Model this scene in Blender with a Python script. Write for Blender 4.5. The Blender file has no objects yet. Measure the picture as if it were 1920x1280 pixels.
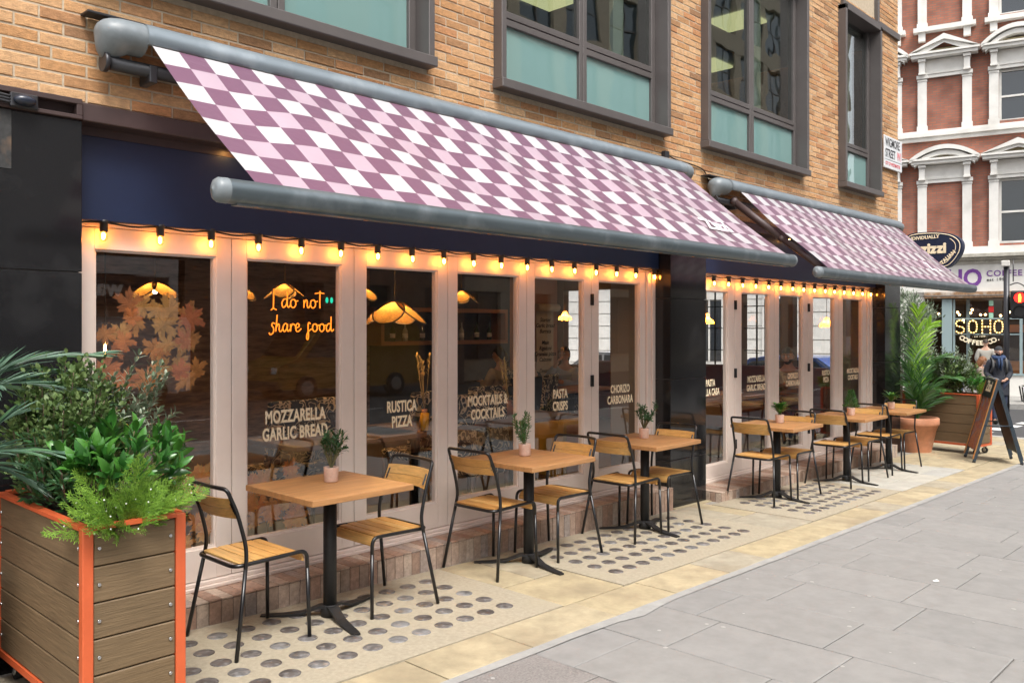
import bpy, bmesh, math, random
from math import sin, cos, pi, radians, sqrt, atan2
from mathutils import Vector, Matrix
S = bpy.context.scene
C = S.collection
random.seed(7)

# ---------------------------------------------------------------- camera
TH = radians(43.54)
cd = bpy.data.cameras.new('camera')
cam = bpy.data.objects.new('camera', cd); C.objects.link(cam)
cd.sensor_width = 36; cd.lens = 36*1610/1920; cd.clip_start = .05; cd.clip_end = 500
cd.shift_y = -27/1920
cam.location = (0, 0, 1.62)
cam.rotation_euler = (pi/2, 0, TH-pi/2)
S.camera = cam
# ---------------------------------------------------------------- sky and sun (bright overcast day)
SUN_EL, SUN_AZ = radians(58), radians(205)       # azimuth: clockwise from +Y
w = bpy.data.worlds.new('World'); S.world = w; w.use_nodes = True
nt = w.node_tree; nt.nodes.clear()
sky = nt.nodes.new('ShaderNodeTexSky'); sky.sky_type = 'NISHITA'; sky.sun_disc = False
sky.sun_elevation = SUN_EL; sky.sun_rotation = SUN_AZ; sky.dust_density = 4; sky.air_density = 1.2
hs = nt.nodes.new('ShaderNodeHueSaturation'); hs.inputs['Saturation'].default_value = .22
bg = nt.nodes.new('ShaderNodeBackground'); bg.inputs[1].default_value = .15
wo = nt.nodes.new('ShaderNodeOutputWorld')
nt.links.new(sky.outputs[0], hs.inputs['Color']); nt.links.new(hs.outputs[0], bg.inputs[0]); nt.links.new(bg.outputs[0], wo.inputs[0])
sl = bpy.data.lights.new('sun', 'SUN'); sl.energy = 1.2; sl.angle = radians(20); sl.color = (1, .95, .88)
so = bpy.data.objects.new('sun', sl); C.objects.link(so)
sd = Vector((sin(SUN_AZ)*cos(SUN_EL), cos(SUN_AZ)*cos(SUN_EL), sin(SUN_EL)))
so.rotation_euler = sd.to_track_quat('Z', 'Y').to_euler()
so.location = (5, -6, 20)
S.view_settings.view_transform = 'Standard'; S.view_settings.look = 'None'
S.view_settings.exposure = 1.2; S.view_settings.gamma = 1; S.view_settings.use_curve_mapping = False
S.cycles.max_bounces = 8; S.cycles.diffuse_bounces = 3; S.cycles.glossy_bounces = 4
S.cycles.transparent_max_bounces = 16; S.cycles.transmission_bounces = 4
S.cycles.caustics_reflective = False; S.cycles.caustics_refractive = False
S.cycles.sample_clamp_indirect = 6
S.cycles.use_denoising = True

# ---------------------------------------------------------------- helpers
def zg(x):                                   # the street falls gently away
    return -.0165*(x-2.2) if x < 13 else -.178-.028*(min(x, 24)-13)

class MB:
    """collects geometry; build() links it as one mesh object"""
    def __init__(s): s.v = []; s.f = []; s.sm = []; s.uv = None
    def add(s, vs, fs, smooth=False):
        n = len(s.v); s.v += [tuple(p) for p in vs]
        for f in fs: s.f.append([i+n for i in f]); s.sm.append(smooth)
        return s
    def box(s, x0, x1, y0, y1, z0, z1):
        return s.add([(x0,y0,z0),(x1,y0,z0),(x1,y1,z0),(x0,y1,z0),(x0,y0,z1),(x1,y0,z1),(x1,y1,z1),(x0,y1,z1)],
                     [(3,2,1,0),(4,5,6,7),(0,1,5,4),(1,2,6,5),(2,3,7,6),(3,0,4,7)])
    def obox(s, c, ax, ay, az):              # centre and three half-axis vectors
        c, ax, ay, az = map(Vector, (c, ax, ay, az))
        vs = [c+sx*ax+sy*ay+sz*az for sz in (-1,1) for sx, sy in ((-1,-1),(1,-1),(1,1),(-1,1))]
        return s.add(vs, [(3,2,1,0),(4,5,6,7),(0,1,5,4),(1,2,6,5),(2,3,7,6),(3,0,4,7)])
    def cbox(s, x0, x1, y0, y1, z0, z1, b=.004):   # box with chamfered edges
        vs = []
        def c(x, y, z, dx, dy, dz):
            return [(x+dx*b, y+dy*b, z), (x+dx*b, y, z+dz*b), (x, y+dy*b, z+dz*b)]
        idx = {}
        for i, (x, dx) in enumerate(((x0,1),(x1,-1))):
            for j, (y, dy) in enumerate(((y0,1),(y1,-1))):
                for k, (z, dz) in enumerate(((z0,1),(z1,-1))):
                    idx[i,j,k] = len(vs); vs += c(x, y, z, dx, dy, dz)
        I = lambda i,j,k,t: idx[i,j,k]+t     # t 0: z face, 1: y face, 2: x face
        fs = [(I(0,0,0,0),I(0,1,0,0),I(1,1,0,0),I(1,0,0,0)), (I(0,0,1,0),I(1,0,1,0),I(1,1,1,0),I(0,1,1,0)),
              (I(0,0,0,1),I(1,0,0,1),I(1,0,1,1),I(0,0,1,1)), (I(0,1,0,1),I(0,1,1,1),I(1,1,1,1),I(1,1,0,1)),
              (I(0,0,0,2),I(0,0,1,2),I(0,1,1,2),I(0,1,0,2)), (I(1,0,0,2),I(1,1,0,2),I(1,1,1,2),I(1,0,1,2))]
        for i in (0,1):
            for j in (0,1):
                fs.append((I(i,j,0,2),I(i,j,1,2),I(i,j,1,1),I(i,j,0,1)) if (i+j)%2==0 else (I(i,j,0,1),I(i,j,1,1),I(i,j,1,2),I(i,j,0,2)))
        for i in (0,1):
            for k in (0,1):
                fs.append((I(i,0,k,0),I(i,1,k,0),I(i,1,k,2),I(i,0,k,2)) if (i+k)%2==1 else (I(i,0,k,2),I(i,1,k,2),I(i,1,k,0),I(i,0,k,0)))
        for j in (0,1):
            for k in (0,1):
                fs.append((I(0,j,k,1),I(1,j,k,1),I(1,j,k,0),I(0,j,k,0)) if (j+k)%2==1 else (I(0,j,k,0),I(1,j,k,0),I(1,j,k,1),I(0,j,k,1)))
        for key in idx:
            a = idx[key]; fs.append((a,a+1,a+2) if sum(key)%2==1 else (a+2,a+1,a))
        return s.add(vs, fs)
    def tube(s, path, r, n=8, caps=True, closed=False, rx=None):
        P = [Vector(p) for p in path]; m = len(P)
        R = r if isinstance(r, (list, tuple)) else [r]*m
        vs = []; up = None
        for i in range(m):
            a = P[i-1] if (i > 0 or closed) else P[i]; b = P[(i+1) % m] if (i < m-1 or closed) else P[i]
            t = (b-a).normalized() if (b-a).length > 1e-9 else Vector((0,0,1))
            if up is None:
                up = Vector((0,0,1)) if abs(t.z) < .9 else Vector((1,0,0))
            x = t.cross(up); x = x.normalized() if x.length > 1e-6 else t.orthogonal().normalized()
            up = x.cross(t).normalized()
            for k in range(n):
                an = 2*pi*k/n; vs.append(P[i]+x*cos(an)*R[i]+up*sin(an)*R[i]*(rx or 1))
        fs = []
        for i in range(m if closed else m-1):
            for k in range(n):
                a = i*n+k; b = i*n+(k+1) % n; c = ((i+1) % m)*n+(k+1) % n; d = ((i+1) % m)*n+k
                fs.append((a, d, c, b))
        n0 = len(s.v); s.add(vs, fs, True)
        if caps and not closed:
            s.f.append([n0+k for k in range(n)]); s.sm.append(False)
            s.f.append([n0+(m-1)*n+k for k in reversed(range(n))]); s.sm.append(False)
        return s
    def cyl(s, p0, p1, r, n=16, r1=None): return s.tube([p0, p1], [r, r if r1 is None else r1], n)
    def lathe(s, prof, n=20, c=(0,0,0), smooth=True):
        vs = []; m = len(prof)
        for r, z in prof:
            for k in range(n): vs.append((c[0]+r*cos(2*pi*k/n), c[1]+r*sin(2*pi*k/n), c[2]+z))
        fs = [(i*n+k, i*n+(k+1) % n, (i+1)*n+(k+1) % n, (i+1)*n+k) for i in range(m-1) for k in range(n)]
        n0 = len(s.v); s.add(vs, fs, smooth)
        for i, rev in ((0, True), (m-1, False)):
            if prof[i][0] > 1e-5:
                L = [n0+i*n+k for k in range(n)]; s.f.append(L[::-1] if rev else L); s.sm.append(False)
        return s
    def prism(s, poly, M, h):                # polygon in the xy of M, thickness h along its z
        n = len(poly); vs = [M @ Vector((x, y, 0)) for x, y in poly]+[M @ Vector((x, y, h)) for x, y in poly]
        fs = [tuple(reversed(range(n))), tuple(range(n, 2*n))]+[(i, (i+1) % n, n+(i+1) % n, n+i) for i in range(n)]
        return s.add(vs, fs)
    def sph(s, c, r, n=12, m=8, sc=(1,1,1)):
        vs = []; fs = []
        for i in range(m+1):
            a = -pi/2+pi*i/m
            for k in range(n): vs.append((c[0]+r*sc[0]*cos(a)*cos(2*pi*k/n), c[1]+r*sc[1]*cos(a)*sin(2*pi*k/n), c[2]+r*sc[2]*sin(a)))
        for i in range(m):
            for k in range(n): fs.append((i*n+k, i*n+(k+1) % n, (i+1)*n+(k+1) % n, (i+1)*n+k))
        return s.add(vs, fs, True)
    def leaf(s, b, d, up, L, W, bend=.15, fold=.12):
        b, d, up = Vector(b), Vector(d).normalized(), Vector(up)
        x = d.cross(up); x = x.normalized() if x.length > 1e-4 else d.orthogonal().normalized()
        u = x.cross(d).normalized()
        mid = b+d*L*.5+u*bend*L*.5; tip = b+d*L-u*bend*L*.4
        q = b+d*L*.22+u*bend*L*.3; t2 = b+d*L*.78+u*bend*L*.2; f = u*fold*W
        vs = [b, q-x*W*.36+f, q+x*W*.36+f, q, mid-x*W*.5+f, mid+x*W*.5+f, mid, t2-x*W*.33+f, t2+x*W*.33+f, t2, tip]
        return s.add(vs, [(0,3,1),(0,2,3),(1,3,6,4),(3,2,5,6),(4,6,9,7),(6,5,8,9),(7,9,10),(9,8,10)], True)
    def blade(s, b, d, up, L, W, droop=.3):  # long narrow leaflet
        b, d, up = Vector(b), Vector(d).normalized(), Vector(up)
        x = d.cross(up); x = x.normalized() if x.length > 1e-4 else d.orthogonal().normalized()
        z = Vector((0,0,-1))*droop*L
        p1 = b+d*L*.4+z*.12; p2 = b+d*L*.75+z*.5; p3 = b+d*L+z
        return s.add([b-x*W*.25, b+x*W*.25, p1-x*W*.5, p1+x*W*.5, p2-x*W*.36, p2+x*W*.36, p3], [(0,1,3,2),(2,3,5,4),(4,5,6)], True)
    def mesh(s, name, m=None):
        me = bpy.data.meshes.new(name); me.from_pydata(s.v, [], s.f)
        me.polygons.foreach_set('use_smooth', s.sm)
        if m: me.materials.append(MT[m] if isinstance(m, str) else m)
        me.update(); return me
    def build(s, name, m, parent=None, local=False, bevel=0, kind=None):
        return put(name, s.mesh(name, m), parent, local, bevel, kind)

def put(name, me, parent=None, local=False, bevel=0, kind=None):
    o = bpy.data.objects.new(name, me); C.objects.link(o)
    if parent is not None:
        o.parent = parent
        if not local and parent.type == 'EMPTY':
            o.matrix_parent_inverse = (Matrix.Translation(parent.location) @ parent.rotation_euler.to_matrix().to_4x4()).inverted()
    if bevel:
        b = o.modifiers.new('bevel', 'BEVEL'); b.width = bevel; b.segments = 2; b.limit_method = 'ANGLE'
    if kind: o['kind'] = kind
    return o
def tag(o, label=None, cat=None, group=None, kind=None):
    for k, v in (('label', label), ('category', cat), ('group', group), ('kind', kind)):
        if v: o[k] = v
    return o
def thing(name, label, cat, loc=(0,0,0), rz=0, group=None):
    o = bpy.data.objects.new(name, None); C.objects.link(o); o.empty_display_size = .1
    o.location = loc; o.rotation_euler = (0, 0, rz)
    return tag(o, label, cat, group)
def copy_tree(o, parent=None):
    c = o.copy(); C.objects.link(c); c.parent = parent
    for ch in list(o.children): copy_tree(ch, c)
    return c
def clone(o, loc, rz, label, group=None):
    c = copy_tree(o); c.location = loc; c.rotation_euler = (0, 0, rz); c['label'] = label
    if group: c['group'] = group
    return c
def catmull(P, n=6, closed=False):
    P = [Vector(p) for p in P]; out = []; m = len(P)
    g = (lambda i: P[i % m]) if closed else (lambda i: P[max(0, min(m-1, i))])
    for i in range(m if closed else m-1):
        a, b, c, d = g(i-1), g(i), g(i+1), g(i+2)
        for k in range(n):
            t = k/n
            out.append(.5*((2*b)+(c-a)*t+(2*a-5*b+4*c-d)*t*t+(3*b-a-3*c+d)*t**3))
    if not closed: out.append(P[-1])
    return out
def rounded(P, r, n=5):                      # polyline with rounded corners
    P = [Vector(p) for p in P]; out = [P[0]]
    for i in range(1, len(P)-1):
        a = (P[i-1]-P[i]); b = (P[i+1]-P[i]); k = min(r, a.length*.49, b.length*.49)
        p, q = P[i]+a.normalized()*k, P[i]+b.normalized()*k
        for j in range(n+1):
            t = j/n; out.append((1-t)**2*p+2*t*(1-t)*P[i]+t*t*q)
    return out+[P[-1]]
def text_mesh(txt, size, bold=0, ext=.001, sx=1, align='CENTER', space=1, line=.9, shear=0):
    c = bpy.data.curves.new('lettering', 'FONT'); c.body = txt; c.size = size; c.extrude = ext; c.offset = bold
    c.align_x = align; c.space_character = space; c.space_line = line; c.shear = shear; c.resolution_u = 3
    o = bpy.data.objects.new('lettering', c); C.objects.link(o)
    dg = bpy.context.evaluated_depsgraph_get(); me = bpy.data.meshes.new_from_object(o.evaluated_get(dg))
    bpy.data.objects.remove(o); bpy.data.curves.remove(c)
    for v in me.vertices: v.co.x *= sx
    return me
def text(txt, M, mat, parent, size, local=False, name='lettering', **k):
    me = text_mesh(txt, size, **k); me.transform(M); me.materials.clear(); me.materials.append(MT[mat])
    me.name = name
    return put(name, me, parent, local)
def FRONT(x, y, z, rz=0):                    # text on a wall that faces -Y
    return Matrix.Translation((x, y, z)) @ Matrix.Rotation(rz, 4, 'Z') @ Matrix.Rotation(pi/2, 4, 'X')
R3 = lambda a, b: random.uniform(a, b)

# ---------------------------------------------------------------- materials
MT = {}
def mat(name, col, rough=.5, metal=0, var=0, vscale=6, bump=0, bscale=60, isl=None, spec=.5, emit=None, estr=0, coat=0, sub=0, stretch=None, dirt=None, detail=4):
    m = bpy.data.materials.new(name); m.use_nodes = True; MT[name] = m
    n = m.node_tree; b = n.nodes['Principled BSDF']; L = n.links.new
    b.inputs['Base Color'].default_value = (*col, 1); b.inputs['Roughness'].default_value = rough
    b.inputs['Metallic'].default_value = metal; b.inputs['Specular IOR Level'].default_value = spec
    if coat: b.inputs['Coat Weight'].default_value = coat; b.inputs['Coat Roughness'].default_value = .1
    if emit: b.inputs['Emission Color'].default_value = (*emit, 1); b.inputs['Emission Strength'].default_value = estr
    tc = n.nodes.new('ShaderNodeTexCoord'); mp = n.nodes.new('ShaderNodeMapping')
    L(tc.outputs['Object'], mp.inputs[0])
    if stretch: mp.inputs['Scale'].default_value = stretch
    src = None
    if isl:                                  # each piece its own tone: list of colours
        ob = n.nodes.new('ShaderNodeObjectInfo'); ge = n.nodes.new('ShaderNodeNewGeometry')
        ad = n.nodes.new('ShaderNodeMath'); ad.operation = 'ADD'; fr = n.nodes.new('ShaderNodeMath'); fr.operation = 'FRACT'
        L(ob.outputs['Random'], ad.inputs[0]); L(ge.outputs['Random Per Island'], ad.inputs[1]); L(ad.outputs[0], fr.inputs[0])
        cr = n.nodes.new('ShaderNodeValToRGB'); cr.color_ramp.interpolation = 'LINEAR'
        e = cr.color_ramp.elements
        while len(e) < len(isl): e.new(.5)
        for i, c in enumerate(isl): e[i].position = i/(len(isl)-1); e[i].color = (*c, 1)
        L(fr.outputs[0], cr.inputs[0]); src = cr.outputs[0]
        of = n.nodes.new('ShaderNodeVectorMath'); of.operation = 'ADD'     # grain differs from piece to piece
        cx = n.nodes.new('ShaderNodeCombineXYZ'); mu = n.nodes.new('ShaderNodeMath'); mu.operation = 'MULTIPLY'; mu.inputs[1].default_value = 40
        L(fr.outputs[0], mu.inputs[0]); L(mu.outputs[0], cx.inputs[0]); L(mu.outputs[0], cx.inputs[2])
        L(tc.outputs['Object'], of.inputs[0]); L(cx.outputs[0], of.inputs[1]); L(of.outputs[0], mp.inputs[0])
    if var:
        nz = n.nodes.new('ShaderNodeTexNoise'); nz.inputs['Scale'].default_value = vscale; nz.inputs['Detail'].default_value = detail; nz.inputs['Roughness'].default_value = .65
        L(mp.outputs[0], nz.inputs['Vector'])
        mr = n.nodes.new('ShaderNodeMapRange'); mr.inputs[1].default_value = .3; mr.inputs[2].default_value = .7
        mr.inputs[3].default_value = 1-var; mr.inputs[4].default_value = 1+var
        L(nz.outputs['Fac'], mr.inputs[0])
        mx = n.nodes.new('ShaderNodeMix'); mx.data_type = 'RGBA'; mx.blend_type = 'MULTIPLY'; mx.inputs[0].default_value = 1
        if src: L(src, mx.inputs[6])
        else: mx.inputs[6].default_value = (*col, 1)
        L(mr.outputs[0], mx.inputs[7]); src = mx.outputs[2]
    if dirt:                                 # (colour, amount, scale): blotchy stains
        nz = n.nodes.new('ShaderNodeTexNoise'); nz.inputs['Scale'].default_value = dirt[2]; nz.inputs['Detail'].default_value = 6
        L(tc.outputs['Object'], nz.inputs['Vector'])
        mr = n.nodes.new('ShaderNodeMapRange'); mr.inputs[1].default_value = .52; mr.inputs[2].default_value = .72; mr.inputs[4].default_value = dirt[1]
        L(nz.outputs['Fac'], mr.inputs[0])
        mx = n.nodes.new('ShaderNodeMix'); mx.data_type = 'RGBA'; L(mr.outputs[0], mx.inputs[0])
        if src: L(src, mx.inputs[6])
        else: mx.inputs[6].default_value = (*col, 1)
        mx.inputs[7].default_value = (*dirt[0], 1); src = mx.outputs[2]
    if src: L(src, b.inputs['Base Color'])
    if bump:
        nz = n.nodes.new('ShaderNodeTexNoise'); nz.inputs['Scale'].default_value = bscale; nz.inputs['Detail'].default_value = 5
        L(mp.outputs[0], nz.inputs['Vector'])
        bp = n.nodes.new('ShaderNodeBump'); bp.inputs['Strength'].default_value = bump; bp.inputs['Distance'].default_value = .01
        L(nz.outputs['Fac'], bp.inputs['Height']); L(bp.outputs[0], b.inputs['Normal'])
    if sub:                                  # leaves let light through
        b.inputs['Transmission Weight'].default_value = 0
        tr = n.nodes.new('ShaderNodeBsdfTranslucent'); ms = n.nodes.new('ShaderNodeMixShader'); ms.inputs[0].default_value = sub
        if src: L(src, tr.inputs[0])
        else: tr.inputs[0].default_value = (*col, 1)
        L(b.outputs[0], ms.inputs[1]); L(tr.outputs[0], ms.inputs[2]); L(ms.outputs[0], n.nodes['Material Output'].inputs[0])
    return m
def glass(name, tint=(1,1,1), f0=.06, rough=0, wob=0, body=None):
    m = bpy.data.materials.new(name); m.use_nodes = True; MT[name] = m
    n = m.node_tree; n.nodes.clear(); L = n.links.new
    out = n.nodes.new('ShaderNodeOutputMaterial'); mx = n.nodes.new('ShaderNodeMixShader')
    tr = n.nodes.new('ShaderNodeBsdfTransparent'); tr.inputs[0].default_value = (*tint, 1)
    if body: tr = n.nodes.new('ShaderNodeBsdfDiffuse'); tr.inputs[0].default_value = (*body, 1)
    gl = n.nodes.new('ShaderNodeBsdfGlossy'); gl.inputs['Roughness'].default_value = rough
    lw = n.nodes.new('ShaderNodeLayerWeight'); lw.inputs[0].default_value = .5
    pw = n.nodes.new('ShaderNodeMath'); pw.operation = 'POWER'; pw.inputs[1].default_value = 5
    ml = n.nodes.new('ShaderNodeMath'); ml.operation = 'MULTIPLY_ADD'; ml.inputs[1].default_value = 1-f0; ml.inputs[2].default_value = f0
    L(lw.outputs['Facing'], pw.inputs[0]); L(pw.outputs[0], ml.inputs[0]); L(ml.outputs[0], mx.inputs[0])
    L(tr.outputs[0], mx.inputs[1]); L(gl.outputs[0], mx.inputs[2]); L(mx.outputs[0], out.inputs[0])
    if wob:
        tc = n.nodes.new('ShaderNodeTexCoord'); nz = n.nodes.new('ShaderNodeTexNoise'); nz.inputs['Scale'].default_value = 1.2
        bp = n.nodes.new('ShaderNodeBump'); bp.inputs['Strength'].default_value = wob; bp.inputs['Distance'].default_value = .05
        L(tc.outputs['Object'], nz.inputs['Vector']); L(nz.outputs['Fac'], bp.inputs['Height']); L(bp.outputs[0], gl.inputs['Normal']); L(bp.outputs[0], lw.inputs['Normal'])
    return m
def emis(name, col, st):
    m = bpy.data.materials.new(name); m.use_nodes = True; MT[name] = m
    n = m.node_tree; n.nodes.clear(); e = n.nodes.new('ShaderNodeEmission'); o = n.nodes.new('ShaderNodeOutputMaterial')
    e.inputs[0].default_value = (*col, 1); e.inputs[1].default_value = st; n.links.new(e.outputs[0], o.inputs[0]); return m

mat('brick', (.5,.25,.1), .9, var=.28, vscale=26, bump=.55, bscale=110, isl=[(.28,.15,.075),(.45,.235,.10),(.52,.28,.125),(.56,.34,.175),(.50,.285,.14),(.58,.36,.19),(.47,.22,.095),(.36,.19,.09)], stretch=(1,1,2.2))
mat('mortar', (.47,.385,.28), .95, var=.15, vscale=30, bump=.3, bscale=150)
mat('navy', (.010,.019,.052), .42, var=.1, vscale=3)
mat('granite', (.011,.011,.012), .12, var=.5, vscale=300, spec=.5, dirt=((.035,.035,.036), .6, 2.5))
mat('granite_joint', (.22,.2,.19), .7)
mat('pink_paint', (.79,.685,.615), .42, var=.03, vscale=8, bump=.05, bscale=40)
mat('bronze', (.125,.112,.108), .42, metal=.3, var=.08, vscale=4, dirt=((.13,.12,.115), .35, 3))
mat('brown_steel', (.055,.033,.031), .5, var=.15, vscale=5)
mat('awning_metal', (.105,.13,.143), .36, metal=.5, var=.14, vscale=9, stretch=(.15,1,1), dirt=((.26,.29,.31), .5, 6))
mat('cassette_metal', (.20,.238,.265), .38, metal=.3, var=.12, vscale=9, stretch=(.15,1,1), dirt=((.36,.40,.43), .5, 5))
mat('awning_plastic', (.17,.195,.21), .42, var=.12, vscale=14, dirt=((.33,.34,.35), .35, 11))
mat('dark_metal', (.045,.045,.05), .4, metal=.4)
mat('black_tube', (.006,.006,.007), .3, spec=.6, var=.2, vscale=30)
mat('black_cast', (.012,.012,.013), .55, var=.3, vscale=25, bump=.1, bscale=90)
mat('seat_wood', (.62,.34,.11), .42, isl=[(.56,.29,.085),(.66,.39,.135),(.62,.34,.105),(.52,.26,.075)], var=.22, vscale=9, stretch=(9,.8,9), bump=.05, bscale=60, detail=6)
mat('table_wood', (.40,.20,.078), .45, var=.26, vscale=3.2, stretch=(1,9,9), bump=.05, bscale=60, detail=8)
mat('steel', (.6,.6,.6), .25, metal=1)
mat('terracotta', (.60,.27,.15), .8, var=.14, vscale=9, bump=.1, bscale=80, dirt=((.70,.45,.33), .5, 7))
mat('pot_clay', (.66,.46,.37), .8, var=.12, vscale=25, dirt=((.78,.62,.55), .7, 28))
mat('soil', (.05,.03,.018), .95, var=.4, vscale=40, bump=.8, bscale=90)
mat('board', (.155,.098,.042), .62, var=.2, vscale=5, stretch=(1,1,14), bump=.3, bscale=9, isl=[(.145,.098,.052),(.165,.11,.058),(.13,.088,.047)], detail=6)
mat('orange_paint', (.55,.105,.035), .42, var=.06, vscale=14)
mat('liner', (.03,.03,.032), .6)
mat('york', (.5,.41,.25), .85, isl=[(.365,.30,.19),(.41,.34,.215),(.33,.275,.18),(.39,.32,.195),(.33,.295,.225)], var=.2, vscale=7, bump=.2, bscale=70, dirt=((.22,.175,.115), .6, 2.2))
mat('york_grey', (.42,.40,.35), .85, isl=[(.42,.40,.34),(.38,.37,.34),(.46,.42,.33)], var=.12, vscale=6, bump=.2, bscale=70, dirt=((.30,.27,.21), .4, 3))
mat('flag', (.27,.265,.26), .8, isl=[(.232,.226,.217),(.245,.238,.228),(.222,.217,.209),(.236,.229,.218)], var=.09, vscale=9, bump=.14, bscale=140, dirt=((.28,.272,.26), .3, 4))
mat('flag_dark', (.20,.185,.175), .85, var=.28, vscale=90, bump=.3, bscale=140, dirt=((.27,.25,.235), .4, 3))
mat('grout', (.30,.28,.24), .95, var=.3, vscale=20)
mat('grout_light', (.30,.295,.28), .95, var=.15, vscale=8, bump=.2, bscale=60)
mat('lens_bed', (.35,.305,.225), .9, var=.14, vscale=40, bump=.25, bscale=160, dirt=((.36,.315,.22), .5, 3))
mat('lens', (.085,.075,.07), .3, var=.5, vscale=18, isl=[(.07,.06,.056),(.11,.10,.095),(.085,.073,.067),(.18,.18,.18)], dirt=((.36,.36,.36), .5, 30))
mat('asphalt', (.06,.06,.062), .85, var=.2, vscale=60, bump=.2, bscale=200, dirt=((.10,.098,.095), .5, .7))
mat('kerb', (.33,.32,.30), .8, var=.12, vscale=12)
mat('road_paint', (.72,.72,.70), .7, var=.1, vscale=30)
mat('step_tile', (.3,.2,.15), .75, isl=[(.42,.27,.20),(.32,.21,.155),(.48,.36,.285),(.29,.20,.15),(.52,.42,.34),(.39,.26,.19),(.35,.30,.27)], var=.25, vscale=35, bump=.25, bscale=120)
mat('tile_grout', (.10,.08,.065), .9)
glass('pane', f0=.145)
glass('upper_glass', tint=(.78,.85,.83), f0=.24, wob=.06)
glass('clear_glass', f0=.05)
glass('spandrel', f0=.22, wob=.05, body=(.20,.34,.325))
mat('cream_text', (.93,.81,.58), .6)
mat('bulb_socket', (.012,.011,.011), .45)
emis('filament', (1,.33,.045), 62)
emis('filament_soft', (1,.50,.14), 40)
glass('bulb_glass', tint=(1,.93,.8), f0=.05)
# ================================================================ ground
def ground_sheet(name, m, x0, x1, y0, y1, dz, nx=40, ny=2, kind='structure', parent=None):
    mb = MB(); xs = [x0+(x1-x0)*i/nx for i in range(nx+1)]
    vs = [(x, y0+(y1-y0)*j/ny, zg(x)+dz) for j in range(ny+1) for x in xs]
    fs = [(j*(nx+1)+i, j*(nx+1)+i+1, (j+1)*(nx+1)+i+1, (j+1)*(nx+1)+i) for j in range(ny) for i in range(nx)]
    mb.add(vs, fs)
    return mb.build(name, m, parent, kind=kind if parent is None else None)
ground_sheet('ground', 'asphalt', -120, 200, -120, 160, -.16, nx=160, ny=8)
# pavement in front of the restaurant, kerb edge on the street side and on the side street
PX1, PY0 = 16.6, -2.5
pav = ground_sheet('pavement', 'grout', -14, PX1, PY0, 4.70, -.012, nx=60)
mb = MB()
for i in range(33):
    x = -14+i*.93; x1 = x+.92
    if x1 > PX1+.3: break
    z = zg(x); mb.add([(x,PY0-.16,z-.15),(x1,PY0-.16,zg(x1)-.15),(x1,PY0,zg(x1)-.15),(x,PY0,z-.15),(x,PY0-.16,z),(x1,PY0-.16,zg(x1)),(x1,PY0,zg(x1)),(x,PY0,z)],
                     [(4,5,6,7),(0,1,5,4),(1,2,6,5),(3,0,4,7)])
mb.build('kerb', 'kerb', kind='structure')
mb = MB()
for j in range(24):
    y = PY0-.16+j*.93; y1 = y+.92; z = zg(PX1)
    mb.box(PX1, PX1+.16, y, y1, z-.16, z)
mb.build('side_kerb', 'kerb', kind='structure')
ground_sheet('side_pavement', 'grout_light', 12.85, PX1, 4.70, 22, -.012, nx=12)

def slab(x0, x1, y0, y1, m, name='flagstone', dz=0, parent=None, t=.03):
    g = .003; j = R3(-.0015, .0015)
    mb = MB(); b = .006
    a, c, d, e = x0+g, x1-g, y0+g, y1-g
    zl, zr = zg(x0)+dz+j, zg(x1)+dz+j
    vs = [(a,d,zl-t),(c,d,zr-t),(c,e,zr-t),(a,e,zl-t),(a,d,zl-b*.5),(c,d,zr-b*.5),(c,e,zr-b*.5),(a,e,zl-b*.5),(a+b,d+b,zl),(c-b,d+b,zr),(c-b,e-b,zr),(a+b,e-b,zl)]
    mb.add(vs, [(0,1,5,4),(1,2,6,5),(2,3,7,6),(3,0,4,7),(4,5,9,8),(5,6,10,9),(6,7,11,10),(7,4,8,11),(8,9,10,11)])
    return mb.build(name, m, parent or pav)
# grey flags: rows run towards the road, staggered
xr = 4.312-.553*9; k = 0
while xr < PX1:
    xe = min(xr+.553, PX1); y = 2.895
    first = (2.638 if k % 2 else 2.484) if k != 8 else 2.478
    ys = [2.895, first]
    while ys[-1] > PY0+.05: ys.append(max(PY0, ys[-1]-.7475))
    dark = 2.6 < xr < 2.7
    for a, b in zip(ys, ys[1:]):
        if xr < -.6 and b < 0: pass
        slab(xr, xe, b, a, 'flag_dark' if dark else 'flag')
    xr = xe; k += 1
# cement fillet between the grey flags and the york stone
mb = MB(); N = 90
top = []; bot = []
for i in range(N+1):
    x = -1+i*(17.6/N); top.append((x, 2.942+R3(-.003,.003), zg(x)+.0045)); bot.append((x, 2.884-abs(R3(0,.008))-(.05*max(0, 1-abs(x-4.1)/.25)), zg(x)+.0045))
mb.add(top+bot, [(N+1+i, N+2+i, i+1, i) for i in range(N)])
mb.build('cement_fillet', 'grout_light', pav)
# york stone border
x = -1.2
for wd in [.6,.75,.55,.7,.62,.66,.58,.72,.62,.66,.55,.7,.62,.58,.5,.45,.42,.46,.44,.5,.52,.48,.6,.55,.65,.6,.55]:
    slab(x, x+wd, 2.945, 3.275, 'york', 'york_stone', R3(-.001,.003)); x += wd
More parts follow.
